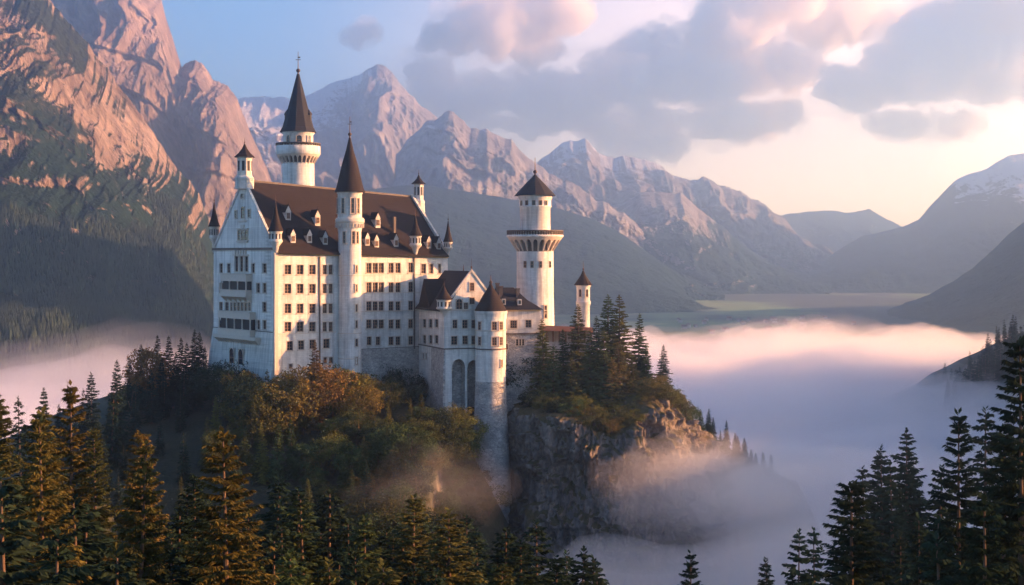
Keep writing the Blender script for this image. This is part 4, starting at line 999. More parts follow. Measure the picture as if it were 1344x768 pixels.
def build_keep():
    Y = 402.0; c = (xpx(391.3, Y), Y); k = Y / F; Z = lambda py: zpx(py, Y); R = 21 * k
    T = thing('keep_tower', (c[0], c[1], ZB), 'tall white round tower with black spire and arcaded gallery rising behind the palace roof', 'tower')
    m = MB(); m.lathe(c, [(R * 1.05, ZB), (R, -20), (R, Z(212))], 48); m.build('shaft', M['plaster'], T)
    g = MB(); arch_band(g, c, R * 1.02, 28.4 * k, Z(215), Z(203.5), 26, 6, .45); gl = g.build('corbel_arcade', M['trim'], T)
    d = MB(); d.lathe(c, [(R * 1.01, Z(214)), (R * 1.01, Z(203.6))], 48, cap=False); d.build('arcade_painted_shade', M['dark_trim'], gl)  # dark sleeve paints the shade behind the arches
    p = MB(); p.lathe(c, [(28.4 * k, Z(203.5)), (29 * k, Z(203)), (29 * k, Z(192)), (28 * k, Z(191.9)), (28 * k, Z(194)), (19 * k, Z(194.2))], 48); pp = p.build('parapet', M['plaster'], T)
    r = MB(); ring_of(r, c, 28.5 * k, Z(192), Z(189.4), 40, .3, .3); r.lathe(c, [(28 * k, Z(189.4)), (29.2 * k, Z(189.3)), (29.2 * k, Z(188.2)), (28 * k, Z(188.1))], 48); r.build('railing', M['dark_trim'], pp)
    u = MB(); u.lathe(c, [(19.5 * k, Z(194)), (19.5 * k, Z(177)), (21.5 * k, Z(175.5)), (21.5 * k, Z(174))], 40); u.build('upper_drum', M['plaster'], T)
    for px, w in ((379, 1.1), (392.5, 1.5), (405, 1.2)): cyl_window(T, c, 19.6 * k, asin_px(px, 391.3, 19.5 * k, Y), Z(184.5), w, 2.4, arch=True, lights=1, rows=2)
    s = MB(); s.lathe(c, [(24.3 * k, Z(174)), (20.5 * k, Z(167)), (12.5 * k, Z(139)), (5.5 * k, Z(112)), (.35, Z(97))], 10, smooth=False, ph=.3); sp = s.build('spire', M['slate_blue'], T)
    f = MB(); finial(f, c, Z(101), Z(68), .62, .12); f.build('finial', M['metal'], sp)
    for px in (377.5, 405.8):
        h = MB(); x = xpx(px, Y); cc = (x, Y - .6); h.lathe(cc, [(.75, Z(164)), (.75, Z(152)), (.95, Z(150)), (.05, Z(144))], 6, smooth=False); h.build('spire_dormer', M['dark'], sp)

# gatehouse axes
G0 = np.array([xpx(583, 346), 346.0]); E1 = np.array([.927, .376]); E2 = np.array([-.376, .927])
GF = Plane(G0, E1); gp = lambda t, s: G0 + E1 * t + E2 * s
GL = Plane(gp(0, 19.4), -E2)
def build_gatehouse():
    W, D = 14.2, 19.4; zb = -66.0
    T = thing('gatehouse', (*gp(W / 2, D / 2), zb), 'pale gabled wing with twin arched niches between the palace and the round bastion', 'castle wing')
    P3 = lambda t, s, z: (*gp(t, s), z)
    zs = GF.z(605, 457.5); ze = GF.z(600, 407)
    hl = []; wl = []
    def fadd(pl, px, py, wpx, hpx, lst, wl_, **kw):
        u = pl.u(px); Y = pl.O[1] + pl.d[1] * u; k = Y / F; dw = abs(pl.u(px + .5) - pl.u(px - .5)); w = round(wpx * dw / .05) * .05; h = round(hpx * k / .05) * .05; z = pl.z(px, py)
        lst.append((u - w / 2, u + w / 2, z - h / 2, z + h / 2)); wl_.append((u, z, w, h, kw))
    for px, py, w in ((597.2, 425.5, 6), (610.4, 425.5, 7), (621.3, 425.7, 5.0), (596.3, 447, 8), (610.6, 446.5, 7), (621.4, 446.6, 5)): fadd(GF, px, py, w, 11, hl, wl)
    # front above the string course, arches below
    f = MB(); holed_wall(f, GF, (0, W, zs, ze), hl, .4)
    tz = GF.z(621, 356.5)
    f.add([GF.pt(.2, ze), GF.pt(W, ze), GF.pt(W / 2, tz)], [[0, 1, 2]])
    # lower front with the two arched niches
    arches = [(GF.u(593), GF.u(610.5), GF.z(601, 471.5)), (GF.u(613.2), GF.u(629), GF.z(620, 473))]
    N = 12; us = [0.0]
    for a, b, t in arches: us += [a + (b - a) * k / N for k in range(N + 1)]
    us.append(W)
    def low(u, a, b, t):
        r = (b - a) / 2; return t - r * 1.15 + 1.15 * math.sqrt(max(0, r * r - (u - (a + b) / 2) ** 2))
    zf = -60.0; niches = MB()
    for u0, u1 in zip(us[:-1], us[1:]):
        ar = next((q for q in arches if q[0] - 1e-6 <= u0 and u1 <= q[1] + 1e-6), None)
        if ar is None: f.add([GF.pt(u0, zb), GF.pt(u1, zb), GF.pt(u1, zs), GF.pt(u0, zs)], [[0, 1, 2, 3]])
        else:
            l0, l1 = low(u0, *ar), low(u1, *ar); f.add([GF.pt(u0, l0), GF.pt(u1, l1), GF.pt(u1, zs), GF.pt(u0, zs)], [[0, 1, 2, 3]])
            niches.add([GF.pt(u0, l0), GF.pt(u1, l1), GF.pt(u1, l1, -2.6), GF.pt(u0, l0, -2.6)], [[0, 1, 2, 3]])
            niches.add([GF.pt(u0, zb, -2.6), GF.pt(u1, zb, -2.6), GF.pt(u1, l1, -2.6), GF.pt(u0, l0, -2.6)], [[0, 1, 2, 3]])
    for a, b, t in arches:
        for u in (a, b): niches.add([GF.pt(u, zb), GF.pt(u, zb, -2.6), GF.pt(u, low(u, a, b, t), -2.6), GF.pt(u, low(u, a, b, t))], [[0, 1, 2, 3]])
    f.build('gable_front', M['plaster'], T); niches.build('niche', M['rubble'], T)
    for u, z, w, h, kw in wl: window(T, GF.pt(u, z), GF.ang, w, h, recess=.28, **kw)
    for px, py, w, h, ar in ((619.3, 376.5, 1.1, 2.0, False), (619.2, 395, 1.3, 1.6, False), (611.2, 402.5, 1.1, 1.9, False), (602.5, 399.5, 1.6, 2.6, True)):
        window(T, GF.pt(GF.u(px), GF.z(px, py), .02), GF.ang, w, h, arch=ar)
    # left face
    hl2 = []; wl2 = []
    for px in (557, 565.2, 573):
        for py in (424.5, 445.5): fadd(GL, px, py, 4.6, 11, hl2, wl2)
    for px in (555.2, 559.2): fadd(GL, px, 467.5, 2.2, 7.5, hl2, wl2, lights=1)
    s = MB(); holed_wall(s, GL, (0, D, zb, ze), hl2, .4)
    s.add([P3(W, 0, zb), P3(W, D, zb), P3(W, D, ze), P3(W, 0, ze)], [[0, 1, 2, 3]]); s.add([P3(0, D, zb), P3(0, D, ze), P3(W / 2, D, tz), P3(W, D, ze), P3(W, D, zb)], [[0, 1, 2, 3, 4]])
    s.build('side_wall', M['plaster'], T)
    for u, z, w, h, kw in wl2: window(T, GL.pt(u, z), GL.ang, w, h, recess=.28, **kw)
    # rough lower masonry of the left face, slightly battered
    b = MB(); Zc = zs - .12
    b.hexa([GL.pt(D - 9.5, zb, 1.0), GL.pt(D + .02, zb, 1.0), GL.pt(D + .02, zb, -.3), GL.pt(D - 9.5, zb, -.3)], [GL.pt(D - 9.5, Zc, .1), GL.pt(D + .02, Zc, .1), GL.pt(D + .02, Zc, -.3), GL.pt(D - 9.5, Zc, -.3)])
    b.build('rough_footing', M['rubble'], T)
    def band(pl, u0, u1, z, h, out, mat, name):
        q = MB(); q.hexa([pl.pt(u0, z - h / 2, out), pl.pt(u1, z - h / 2, out), pl.pt(u1, z - h / 2, -.08), pl.pt(u0, z - h / 2, -.08)], [pl.pt(u0, z + h / 2, out), pl.pt(u1, z + h / 2, out), pl.pt(u1, z + h / 2, -.08), pl.pt(u0, z + h / 2, -.08)]); q.build(name, M[mat], T)
    band(GF, -.1, W, zs, .28, .2, 'dark_trim', 'string_course'); band(GL, 0, D + .1, zs + .003, .28, .203, 'dark_trim', 'string_course'); band(GL, 0, D + .2, ze - .2, .35, .3, 'trim', 'cornice'); band(GF, -.2, W, ze + .05, .3, .22, 'trim', 'cornice')
    # roof: two slopes with overhang
    r = MB()
    for sg, t0 in ((-1, -.9), (1, W + .9)):
        a = [P3(t0, .45, ze - .1), P3(t0, D + .5, ze - .1), P3(W / 2, D + .5, tz + .1), P3(W / 2, .45, tz + .1)]
        if sg > 0: a = [a[1], a[0], a[3], a[2]]
        r.hexa([(x, y, z - .25) for x, y, z in a], a)
    r.build('roof', M['slate_blue'], T)
    # cross gable reaching towards the palace
    x = MB(); zr = zpx(366, 358)
    o = lambda t, s, z: P3(t, s, z)
    x.add([o(-.6, 9.5, ze + .1), o(-.6, 18.2, ze + .1), o(-.6, 13.8, zr), o(W / 2, 9.5, ze + .1), o(W / 2, 18.2, ze + .1), o(W / 2, 13.8, zr)], [[0, 2, 1], [0, 3, 5, 2], [1, 2, 5, 4]]); x.build('cross_roof', M['slate'], T)
    c = MB()
    for t0, z0 in ((-.35, ze - .1), (W + .35, ze - .1)):
        a = [P3(t0, -.22, z0), P3(t0, .42, z0), P3(W / 2, .42, tz - .1), P3(W / 2, -.22, tz - .1)]
        if t0 > 0: a = [a[1], a[0], a[3], a[2]]
        c.hexa(a, [(p[0], p[1], p[2] + .75) for p in a])
    c.build('gable_coping', M['stone'], T)
    f = MB(); finial(f, gp(W / 2, .1), tz + .4, tz + 3.2, .25, .06, False); f.tube([P3(W / 2 + .1, 6, tz), P3(W / 2 + .1, 6, tz + 1.7)], [.15, .04], 6); f.build('finial', M['metal'], T)
    t0 = gp(-.1, -.15); Y = t0[1]; turret(T, tuple(t0), Y, zpx(411, Y), zpx(405, Y), zpx(392.5, Y), zpx(374, Y), 1.75, 2.25, nwin=6)

def build_bastion():
    Y = 347.0; c = (xpx(644, Y), Y); k = Y / F; Z = lambda py: zpx(py, Y); R = 20 * k
    T = thing('bastion_tower', (c[0], c[1], -70), 'stout round bastion with dark conical roof between gabled wing and low wing', 'tower')
    m = MB(); m.lathe((c[0], c[1]), [(R * 1.0, Z(500)), (R, Z(458)), (R, Z(420)), (R * 1.05, Z(417)), (R * 1.05, Z(412)), (R * 1.10, Z(411)), (R * 1.10, Z(408))], 48); m.build('drum', M['plaster'], T)
    b = MB(); zz = [500, 540, 580, 620, 660, 712]; rr = [1.003, 1.07, 1.18, 1.29, 1.40, 1.52]
    b.lathe((c[0], c[1]), [(R * q, Z(z)) for q, z in zip(rr[::-1], zz[::-1])], 48, cap=False); b.build('battered_base', M['rubble'], T)
    r = MB(); r.lathe(c, [(22 * k, Z(409.5)), (20 * k, Z(405.5)), (10.5 * k, Z(388)), (3.5 * k, Z(377.5)), (.12, Z(371))], 28); rf = r.build('cone_roof', M['slate'], T)
    f = MB(); finial(f, c, Z(374), Z(361), .42, .12, False); f.build('finial', M['metal'], rf)
    for py, z in ((427, 11), (447, 11)):
        for px, w in ((630, .95), (648.6, 1.15), (657.2, 1.1)): cyl_window(T, c, R + .01, asin_px(px, 644, R, Y), Z(py), w, 2.0, lights=2 if px > 640 else 1)
    cyl_window(T, c, R + .01, asin_px(658, 644, R, Y), Z(476), .5, 1.7, lights=1, rows=2)
    for py, mt in ((457.5, 'dark_trim'), (433, 'trim')):
        s = MB(); s.lathe(c, [(R, Z(py) - .16), (R + .18, Z(py) - .12), (R + .18, Z(py) + .12), (R, Z(py) + .16)], 48, cap=False); s.build('string_course', M[mt], T)

def build_low_wing():
    O = np.array([xpx(660, 351), 351.0]); pl = Plane(O, (.985, .17)); U = pl.u(708); D = 11.0; zb = -70
    n = -pl.n; q = lambda u, s, z: (*(O + pl.d * u + n * s), z)
    T = thing('low_wing', (*(O + pl.d * U / 2 + n * D / 2), zb), 'low white wing with hipped dark roof between the bastion and the arcaded watch tower', 'castle wing')
    ze = pl.z(690, 406); zl = pl.z(690, 438); tz = pl.z(672, 378)
    hl, wl = [], []
    for px, py, wpx, hpx, kw in ((674.2, 425.7, 9, 10, dict(lights=3)), (693.6, 425, 8, 10, {}), (679, 449.5, 3.6, 8.5, dict(lights=1)), (682.8, 449.5, 3.2, 8.5, dict(lights=1)), (686.6, 449.5, 3.4, 8.5, dict(lights=1)), (665.4, 455, 2.6, 7, dict(lights=1))):
        u = pl.u(px); k = 352 / F; w, h = wpx * k, hpx * k; z = pl.z(px, py); hl.append((u - w / 2, u + w / 2, z - h / 2, z + h / 2)); wl.append((u, z, w, h, kw))
    f = MB(); holed_wall(f, pl, (0, U, zl, ze), [h for h in hl if h[2] > zl], .35)
    f.add([q(U, 0, zl), q(U, D, zl), q(U, D, ze), q(U, 0, ze)], [[0, 1, 2, 3]]); f.add([q(0, D, zl), q(0, D, ze), q(U, D, ze), q(U, D, zl)], [[0, 1, 2, 3]])
    f.build('wall', M['plaster'], T)
    r_ = MB(); holed_wall(r_, pl, (-.5, U - .1, zb, zl), [h for h in hl if h[2] < zl], .35); r_.add([q(U - .1, 0, zb), q(U - .1, D, zb), q(U - .1, D, zl), q(U - .1, 0, zl)], [[0, 1, 2, 3]]); r_.build('rubble_wall', M['rubble'], T)
    for u, z, w, h, kw in wl: window(T, pl.pt(u, z), pl.ang, w, h, recess=.25, **kw)
    s = MB(); s.hexa([q(-.3, -.35, zl - .15), q(U + .3, -.35, zl - .15), q(U + .3, .2, zl - .15), q(-.3, .2, zl - .15)], [q(-.3, -.35, zl + .2), q(U + .3, -.35, zl + .2), q(U + .3, .2, zl + .2), q(-.3, .2, zl + .2)]); s.build('mossy_ledge', M['dark_trim'], T)
    s = MB(); s.hexa([q(-.2, -.35, ze - .5), q(U + .3, -.35, ze - .5), q(U + .3, .2, ze - .5), q(-.2, .2, ze - .5)], [q(-.2, -.4, ze - .1), q(U + .35, -.4, ze - .1), q(U + .35, .2, ze - .1), q(-.2, .2, ze - .1)]); s.build('cornice', M['gold_trim'], T)
    ov = .9; r = MB(); e = [q(-1.5, -ov, ze - .08), q(U + ov, -ov, ze - .08), q(U + ov, D + ov, ze - .08), q(-1.5, D + ov, ze - .08)]
    mid = [q(-1.0, 2.2, ze + 2.2), q(U - 2.6, 2.2, ze + 2.2), q(U - 2.6, D - 2.2, ze + 2.2), q(-1, D - 2.2, ze + 2.2)]; tp = [q(-1, D / 2 - .1, tz), q(3.6, D / 2 - .1, tz), q(3.6, D / 2 + .1, tz), q(-1, D / 2 + .1, tz)]
    r.add(e + mid + tp, [[0, 1, 5, 4], [1, 2, 6, 5], [2, 3, 7, 6], [4, 5, 9, 8], [5, 6, 10, 9], [6, 7, 11, 10], [8, 9, 10, 11], [3, 2, 1, 0]]); roof = r.build('roof', M['slate_blue'], T)
    for px, py0, py1, w, nm in ((659.5, 392, 377, 1.0, 'chimney'), (682.5, 402, 380, .8, 'chimney'), (655.5, 385, 373, .8, 'chimney')):
        u = pl.u(px); h = MB(); p = q(u, 3.2, 0); h.box((p[0], p[1], (zpx(py0, p[1]) + zpx(py1, p[1])) / 2), (w, w, zpx(py1, p[1]) - zpx(py0, p[1])), pl.ang); h.box((p[0], p[1], zpx(py1, p[1]) + .15), (w * 1.3, w * 1.3, .3), pl.ang); h.build(nm, M['dark_trim'], roof)
    for px, py in ((661.2, 396), (682.3, 396.5)):
        u = pl.u(px); p = q(u, .9, 0); z = zpx(py, p[1]); d = MB(); d.box((p[0], p[1], z), (1.0, 1.8, 1.5), pl.ang); dm = d.build('dormer', M['stone'], T)
        g = MB(); g.lathe((p[0], p[1]), [(1.0, z + .7), (.05, z + 1.9)], 4, smooth=False, ph=math.pi / 4 + pl.ang); g.build('dormer_roof', M['slate_blue'], dm)
        w_ = MB(); c0 = q(u, -.02, z); w_.box(c0, (.55, .08, .9), pl.ang); w_.build('dormer_pane', M['glass'], dm)

def build_watch_tower():
    Y = 376.0; c = (xpx(702.3, Y), Y); k = Y / F; Z = lambda py: zpx(py, Y); R = 24.3 * k
    T = thing('watch_tower', (c[0], c[1], -50), 'tall white round watch tower with arcaded gallery and low black cone roof', 'tower')
    m = MB(); m.lathe(c, [(R * 1.08, -50), (R * 1.04, Z(430)), (R, Z(380)), (R * .985, Z(302))], 56); m.build('shaft', M['plaster'], T)
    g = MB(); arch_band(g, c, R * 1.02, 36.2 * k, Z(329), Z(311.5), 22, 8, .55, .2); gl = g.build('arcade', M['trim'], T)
    d = MB(); d.lathe(c, [(R * 1.0, Z(330)), (R * 1.004, Z(329)), (R * 1.004, Z(311.6))], 56, cap=False); d.build('arcade_painted_shade', M['dark_trim'], gl)  # shade under the gallery arches, painted as a dark ring
    p = MB(); p.lathe(c, [(36.2 * k, Z(311.5)), (37.2 * k, Z(311)), (37.2 * k, Z(308.4)), (36.4 * k, Z(308.3)), (20 * k, Z(308.2))], 56); pf = p.build('gallery', M['plaster'], T)
    r = MB(); ring_of(r, c, 36.6 * k, Z(308.4), Z(304), 64, .32, .26); r.lathe(c, [(36 * k, Z(304)), (37.3 * k, Z(303.9)), (37.3 * k, Z(302.4)), (36 * k, Z(302.3))], 56); r.build('railing', M['dark_trim'], pf)
    u = MB(); u.lathe(c, [(20 * k, Z(308.2)), (20 * k, Z(273)), (21.5 * k, Z(272)), (21.5 * k, Z(270.5)), (21 * k, Z(270)), (21 * k, Z(262)), (22.3 * k, Z(261)), (22.3 * k, Z(257))], 48); u.build('upper_drum', M['plaster'], T)
    for px in (684.5, 691.5, 700.5, 709.2, 716.5): cyl_window(T, c, 21.05 * k, asin_px(px, 702.3, 21 * k, Y), Z(267), .95, 1.35, lights=1, rows=1, surround=False)
    rf = MB(); rf.lathe(c, [(27.2 * k, Z(257.2)), (24.5 * k, Z(254)), (12.5 * k, Z(241)), (4 * k, Z(232.5)), (.25, Z(229))], 12, smooth=False); q = rf.build('cone_roof', M['slate_blue'], T)
    f = MB(); finial(f, c, Z(232), Z(207), .55, .12, False); f.build('finial', M['metal'], q)
    for px in (689.3, 698.4, 709.3, 721.8): cyl_window(T, c, R, asin_px(px, 702.3, R, Y), Z(347), .85, 1.75, lights=1, rows=2, surround=False)
    for py in (405, 412): cyl_window(T, c, R * 1.025, asin_px(715.3, 702.3, R, Y), Z(py), .8, 1.9, lights=1, rows=2)

def build_turret_tower():
    Y = 380.0; c = (xpx(765.5, Y), Y); k = Y / F; Z = lambda py: zpx(py, Y)
    T = thing('garden_turret', (c[0], c[1], -50), 'small slender white turret with pointed cap rising among the spruces on the crag', 'tower')
    m = MB(); m.lathe(c, [(9.3 * k, -50), (8.6 * k, Z(425)), (8.4 * k, Z(402)), (9.2 * k, Z(400)), (9.6 * k, Z(397)), (9.6 * k, Z(395.5)), (8.6 * k, Z(395)), (8.8 * k, Z(377)), (9.8 * k, Z(375.5)), (9.8 * k, Z(374))], 28); m.build('shaft', M['plaster'], T)
    r = MB(); r.lathe(c, [(12.3 * k, Z(374.3)), (8.5 * k, Z(369)), (3.6 * k, Z(361.5)), (.1, Z(354.5))], 12, smooth=False); q = r.build('cone_roof', M['slate'], T)
    f = MB(); finial(f, c, Z(356.5), Z(343), .28, .08, False); f.build('finial', M['metal'], q)
    for px in (761.8, 770): cyl_window(T, c, 8.75 * k, asin_px(px, 765.5, 8.7 * k, Y), Z(384.5), .7, 2.0, arch=True, lights=1, rows=2)
    # covered gallery between the watch tower and this turret
    Yg = 370.0; x0, x1 = xpx(706, Yg), xpx(778, Yg); zt, ze, zb = zpx(427, Yg), zpx(433, Yg), zpx(449, Yg)
    G = thing('covered_gallery', ((x0 + x1) / 2, Yg, zb - 14), 'low covered gallery with rusty brown roof joining watch tower and small turret', 'gallery')
    r = MB(); r.add([(x0, Yg - 3, ze), (x1, Yg - 3, ze - .6), (x1, Yg + .5, zt - .6), (x0, Yg + .5, zt), (x0, Yg + 4, ze), (x1, Yg + 4, ze - .6)], [[0, 1, 2, 3], [3, 2, 5, 4], [0, 3, 4], [1, 5, 2]]); r.build('roof', M['slate_red'], G)
    w = MB(); w.box(((x0 + x1) / 2, Yg + 3.2, (ze + zb) / 2 - 8), (x1 - x0 - .4, .5, ze - zb + 15.5)); w.box(((x0 + x1) / 2, Yg - 2.4, zb - 6.8), (x1 - x0 - .2, .5, 14)); w.build('parapet_wall', M['stone'], G)
    for i in range(9):
        p = MB(); p.box((x0 + .6 + (x1 - x0 - 1.2) * i / 8, Yg - 2.4, (ze + zb) / 2), (.45, .45, ze - zb - .4)); p.build('post', M['wood'], G)

def build_castle():
    build_palace(); build_stair_tower(); build_keep(); build_gatehouse(); build_bastion(); build_low_wing(); build_watch_tower(); build_turret_tower()

# ------------------------------------------------------------------ trees
def spruce_mesh(seed, H=20.0, R=3.0, levels=46, per=7, nodes=10, low=.10, ragged=.35, lean=0.0, sw=1.0):
    rng = np.random.default_rng(seed); quads = []
    sway = lambda z: np.array([lean * (z / H) ** 2, 0, 0])
    for i in range(levels):
        t = (i + rng.uniform(-.3, .3)) / levels; t = min(max(t, 0), .995)
        z0 = H * (low + (1 - low) * t); rad = R * (1 - t) ** .82 + .18
        if t < .12: rad *= .75 + 2 * t
        n = max(3, int(round(per * (1 - .45 * t)))); a0 = rng.uniform(0, 6.28)
        for k in range(n):
            if rng.random() < .10: continue
            z = z0 + rng.uniform(-.7, .7) * H / levels * (1 if t < .93 else .2)
            a = a0 + 2 * np.pi * k / n + rng.uniform(-.35, .35); l = rad * (1 - ragged * rng.random() ** 1.4) * (1.18 if rng.random() < .1 else 1)
            d = np.array([np.cos(a), np.sin(a), 0]); p_ = np.array([-np.sin(a), np.cos(a), 0])
            up = .55 * t - .12 + rng.uniform(-.08, .08); droop = l * (.34 * (1 - t) + .10)
            nn = max(3, int(round(nodes * (.35 + .65 * l / R))))
            s = (np.arange(nn) + rng.uniform(.2, .8, nn)) / nn
            s = .12 + .88 * s
            P0 = np.array([0, 0, z]) + sway(z) + d * (l * s)[:, None] + np.array([0, 0, 1]) * (l * up * s - droop * s ** 1.6 + .25 * droop * s ** 5)[:, None]
            ls = sw * ((.17 if nodes > 20 else .28) * l * (1 - .5 * s) + .15) * rng.uniform(.75, 1.25, nn); w = ls * rng.uniform(.20, .30, nn) * (.62 if nodes > 20 else 1)
            for sd in (-1, 1, 0):
                dirs = d * (.62 if sd else .9) + p_ * sd * .72 + np.array([0, 0, 1]) * (-.34 if sd else -.62) + rng.normal(0, .16, (nn, 3))
                dirs /= np.linalg.norm(dirs, axis=1)[:, None]
                side = np.cross(dirs, np.array([0, 0, 1.0]) + rng.normal(0, .55, (nn, 3))); side /= np.linalg.norm(side, axis=1)[:, None] + 1e-9
                ll = ls[:, None] * (1 if sd else .8)
                m = P0 + dirs * ll * .45
                tip = P0 + dirs * ll - np.array([0, 0, 1]) * ll * .12
                quads.append(np.stack([P0, m + side * w[:, None], tip, m - side * w[:, None]], 1))
    # leader
    for k in range(14):
        a = rng.uniform(0, 6.28); z = H * rng.uniform(.95, 1.0); P0 = np.array([0, 0, z]) + sway(z); dr = np.array([np.cos(a) * .5, np.sin(a) * .5, .7]); dr /= np.linalg.norm(dr)
        sd = np.cross(dr, [0, 0, 1.0]); sd /= np.linalg.norm(sd); ln = .5 * H / 20 * (1.05 - (z / H - .95) * 10)
        quads.append(np.stack([P0, P0 + dr * ln * .5 + sd * .07, P0 + dr * ln, P0 + dr * ln * .5 - sd * .07])[None])
    q = np.concatenate(quads); v = q.reshape(-1, 3); f = np.arange(len(v)).reshape(-1, 4)
    me = np_mesh('crown', v, f); me.materials.append(M['needles'])
    mb = MB(); N = 7; pts = [(lean * (j / N) ** 2, 0, H * j / N * .985) for j in range(N + 1)]
    mb.tube(pts, [max(.02, .28 * H / 20 * (1 - j / N) ** .9) * (1.5 if j == 0 else 1) for j in range(N + 1)], 8)
    for j in range(9):   # dead stubs on the lower stem
        z = H * rng.uniform(.04, .3); a = rng.uniform(0, 6.28); l = rng.uniform(.5, 1.3)
        mb.tube([(0, 0, z), (math.cos(a) * l, math.sin(a) * l, z - l * .25)], [.05, .015], 4)
    tm = bpy.data.meshes.new('trunk'); tm.from_pydata(mb.v, [], mb.f); tm.materials.append(M['bark'])
    return tm, me
def broad_mesh(seed, H=10.0, wid=.42, clumps=64, leaves=95, size=.34, bush=False):
    rng = np.random.default_rng(seed); Q = []
    zc, rz, rx = (.55, .46, wid) if bush else (.60, .40, wid)
    mb = MB(); mb.tube([(0, 0, 0), (.15, .1, H * .3), (.1, -.1, H * .7)], [.26, .18, .06], 7)
    for c in range(clumps):
        v = rng.normal(0, 1, 3); v /= np.linalg.norm(v); r = rng.uniform(.35, 1.0) ** .6
        cen = np.array([v[0] * rx * H * r, v[1] * rx * H * r, H * (zc + v[2] * rz * r * (1 if v[2] > 0 else .9))])
        cr = H * rng.uniform(.07, .13)
        if c < 7: mb.tube([(.1, 0, H * .28), tuple(cen * [.5, .5, 1] + [0, 0, -H * .08]), tuple(cen)], [.12, .07, .03], 5)
        n = int(leaves * rng.uniform(.6, 1.2)); u = rng.normal(0, 1, (n, 3)); u /= np.linalg.norm(u, axis=1)[:, None]; pp = cen + u * (cr * rng.uniform(.5, 1.15, n) ** .7)[:, None] * [1.1, 1.1, .85]
        a = u * .8 + rng.normal(0, .6, (n, 3)); a /= np.linalg.norm(a, axis=1)[:, None]; b = np.cross(a, rng.normal(0, 1, (n, 3))); b /= np.linalg.norm(b, axis=1)[:, None]; c2 = np.cross(a, b)
        s = (size * rng.uniform(.6, 1.2, n))[:, None]
        Q.append(np.stack([pp - b * s * .5, pp + c2 * s * .32, pp + b * s * .5, pp - c2 * s * .32], 1))
    q = np.concatenate(Q); v = q.reshape(-1, 3); me = np_mesh('crown', v, np.arange(len(v)).reshape(-1, 4)); me.materials.append(M['leaves'])
    tm = bpy.data.meshes.new('trunk'); tm.from_pydata(mb.v, [], mb.f); tm.materials.append(M['bark'])
    return tm, me

TREES = []
GREEN = (.050, .074, .028); DKGREEN = (.024, .042, .026); OLIVE = (.078, .084, .028); AMBER_LIT = (.125, .098, .028); RUST = (.15, .088, .03); YELLOW = (.115, .118, .03)  # the amber tint carries warm evening light within the leaf colour
def plan_tree(px, py, Y, kind, tint, zone, Hmax=30, Hmin=4, wide=1.0, label=None, H=None, x=None, z=None):
    """kind: spruce / slim / broad / bush; the top stands where the photo shows it, the foot on the ground"""
    X = xpx(px, Y) if x is None else x
    TREES.append(dict(px=px, py=py, X=X, Y=Y, kind=kind, tint=tint, zone=zone, Hmax=Hmax, Hmin=Hmin, wide=wide, label=label, H=H))
def settle_trees():
    for t in TREES:
        g = float(terrain(t['X'], t['Y'], False))
        if t['zone'].startswith('along the rocky rim'):
            t['base'] = t['foot']; t['ht'] = t['fh']
        elif t['H'] is None:
            top = zpx(t['py'], t['Y']); base = g
            if top - base > t['Hmax']: base = top - t['Hmax']; BUMPS.append((t['X'], t['Y'], base))
            if top - base < t['Hmin']: base = top - t['Hmin']
            t['base'] = base - .3; t['ht'] = top - base + .3
        else:
            t['base'] = g - .3; t['ht'] = t['H'] + .3
    # neighbours on bumps
    for t in TREES:
        if t['H'] is not None and 'ht' in t: t['base'] = float(terrain(t['X'], t['Y'])) - .3
VAR = {}
def tree_variants():
    VAR['hero'] = [(20.0, 3.0, spruce_mesh(101, levels=68, per=13, nodes=44, ragged=.45, sw=.85)), (20.0, 2.8, spruce_mesh(102, R=2.8, levels=60, per=13, nodes=44, ragged=.5, low=.14, sw=.85)), (20.0, 3.2, spruce_mesh(103, R=3.2, levels=64, per=13, nodes=44, ragged=.48, lean=.4, sw=.85))]
    VAR['spruce'] = [(20.0, 3.1, spruce_mesh(200 + k, R=3.1, levels=46, per=8, nodes=14, ragged=.34 + .05 * k, low=.03 + .02 * k, sw=1.15)) for k in range(4)]
    VAR['slim'] = [(20.0, 2.4, spruce_mesh(300 + k, R=2.4, levels=30, per=7, nodes=6, ragged=.36, low=.03, sw=1.8)) for k in range(3)]
    VAR['broad'] = [(10.0, 4.0, broad_mesh(400 + k, wid=.36 + .03 * k)) for k in range(4)]
    VAR['bush'] = [(10.0, 5.0, broad_mesh(500 + k, wid=.52, bush=True, clumps=60)) for k in range(3)]
KIND_WORD = {'hero': 'spruce', 'spruce': 'spruce', 'slim': 'spruce', 'broad': 'broadleaf tree', 'bush': 'bush'}
NAME = {'hero': 'spruce_tree', 'spruce': 'spruce_tree', 'slim': 'spruce_tree', 'broad': 'broadleaf_tree', 'bush': 'bush'}
ORD = ['first', 'second', 'third', 'fourth', 'fifth', 'sixth', 'seventh', 'eighth', 'ninth', 'tenth', 'eleventh', 'twelfth', 'thirteenth', 'fourteenth', 'fifteenth', 'sixteenth', 'seventeenth', 'eighteenth', 'nineteenth', 'twentieth', 'twenty-first', 'twenty-second', 'twenty-third', 'twenty-fourth', 'twenty-fifth', 'twenty-sixth', 'twenty-seventh', 'twenty-eighth', 'twenty-ninth', 'thirtieth']
def tint_word(t):
    return {GREEN: 'green', DKGREEN: 'dark green', OLIVE: 'olive', AMBER_LIT: 'amber', RUST: 'rust-coloured', YELLOW: 'yellow-green'}[t]
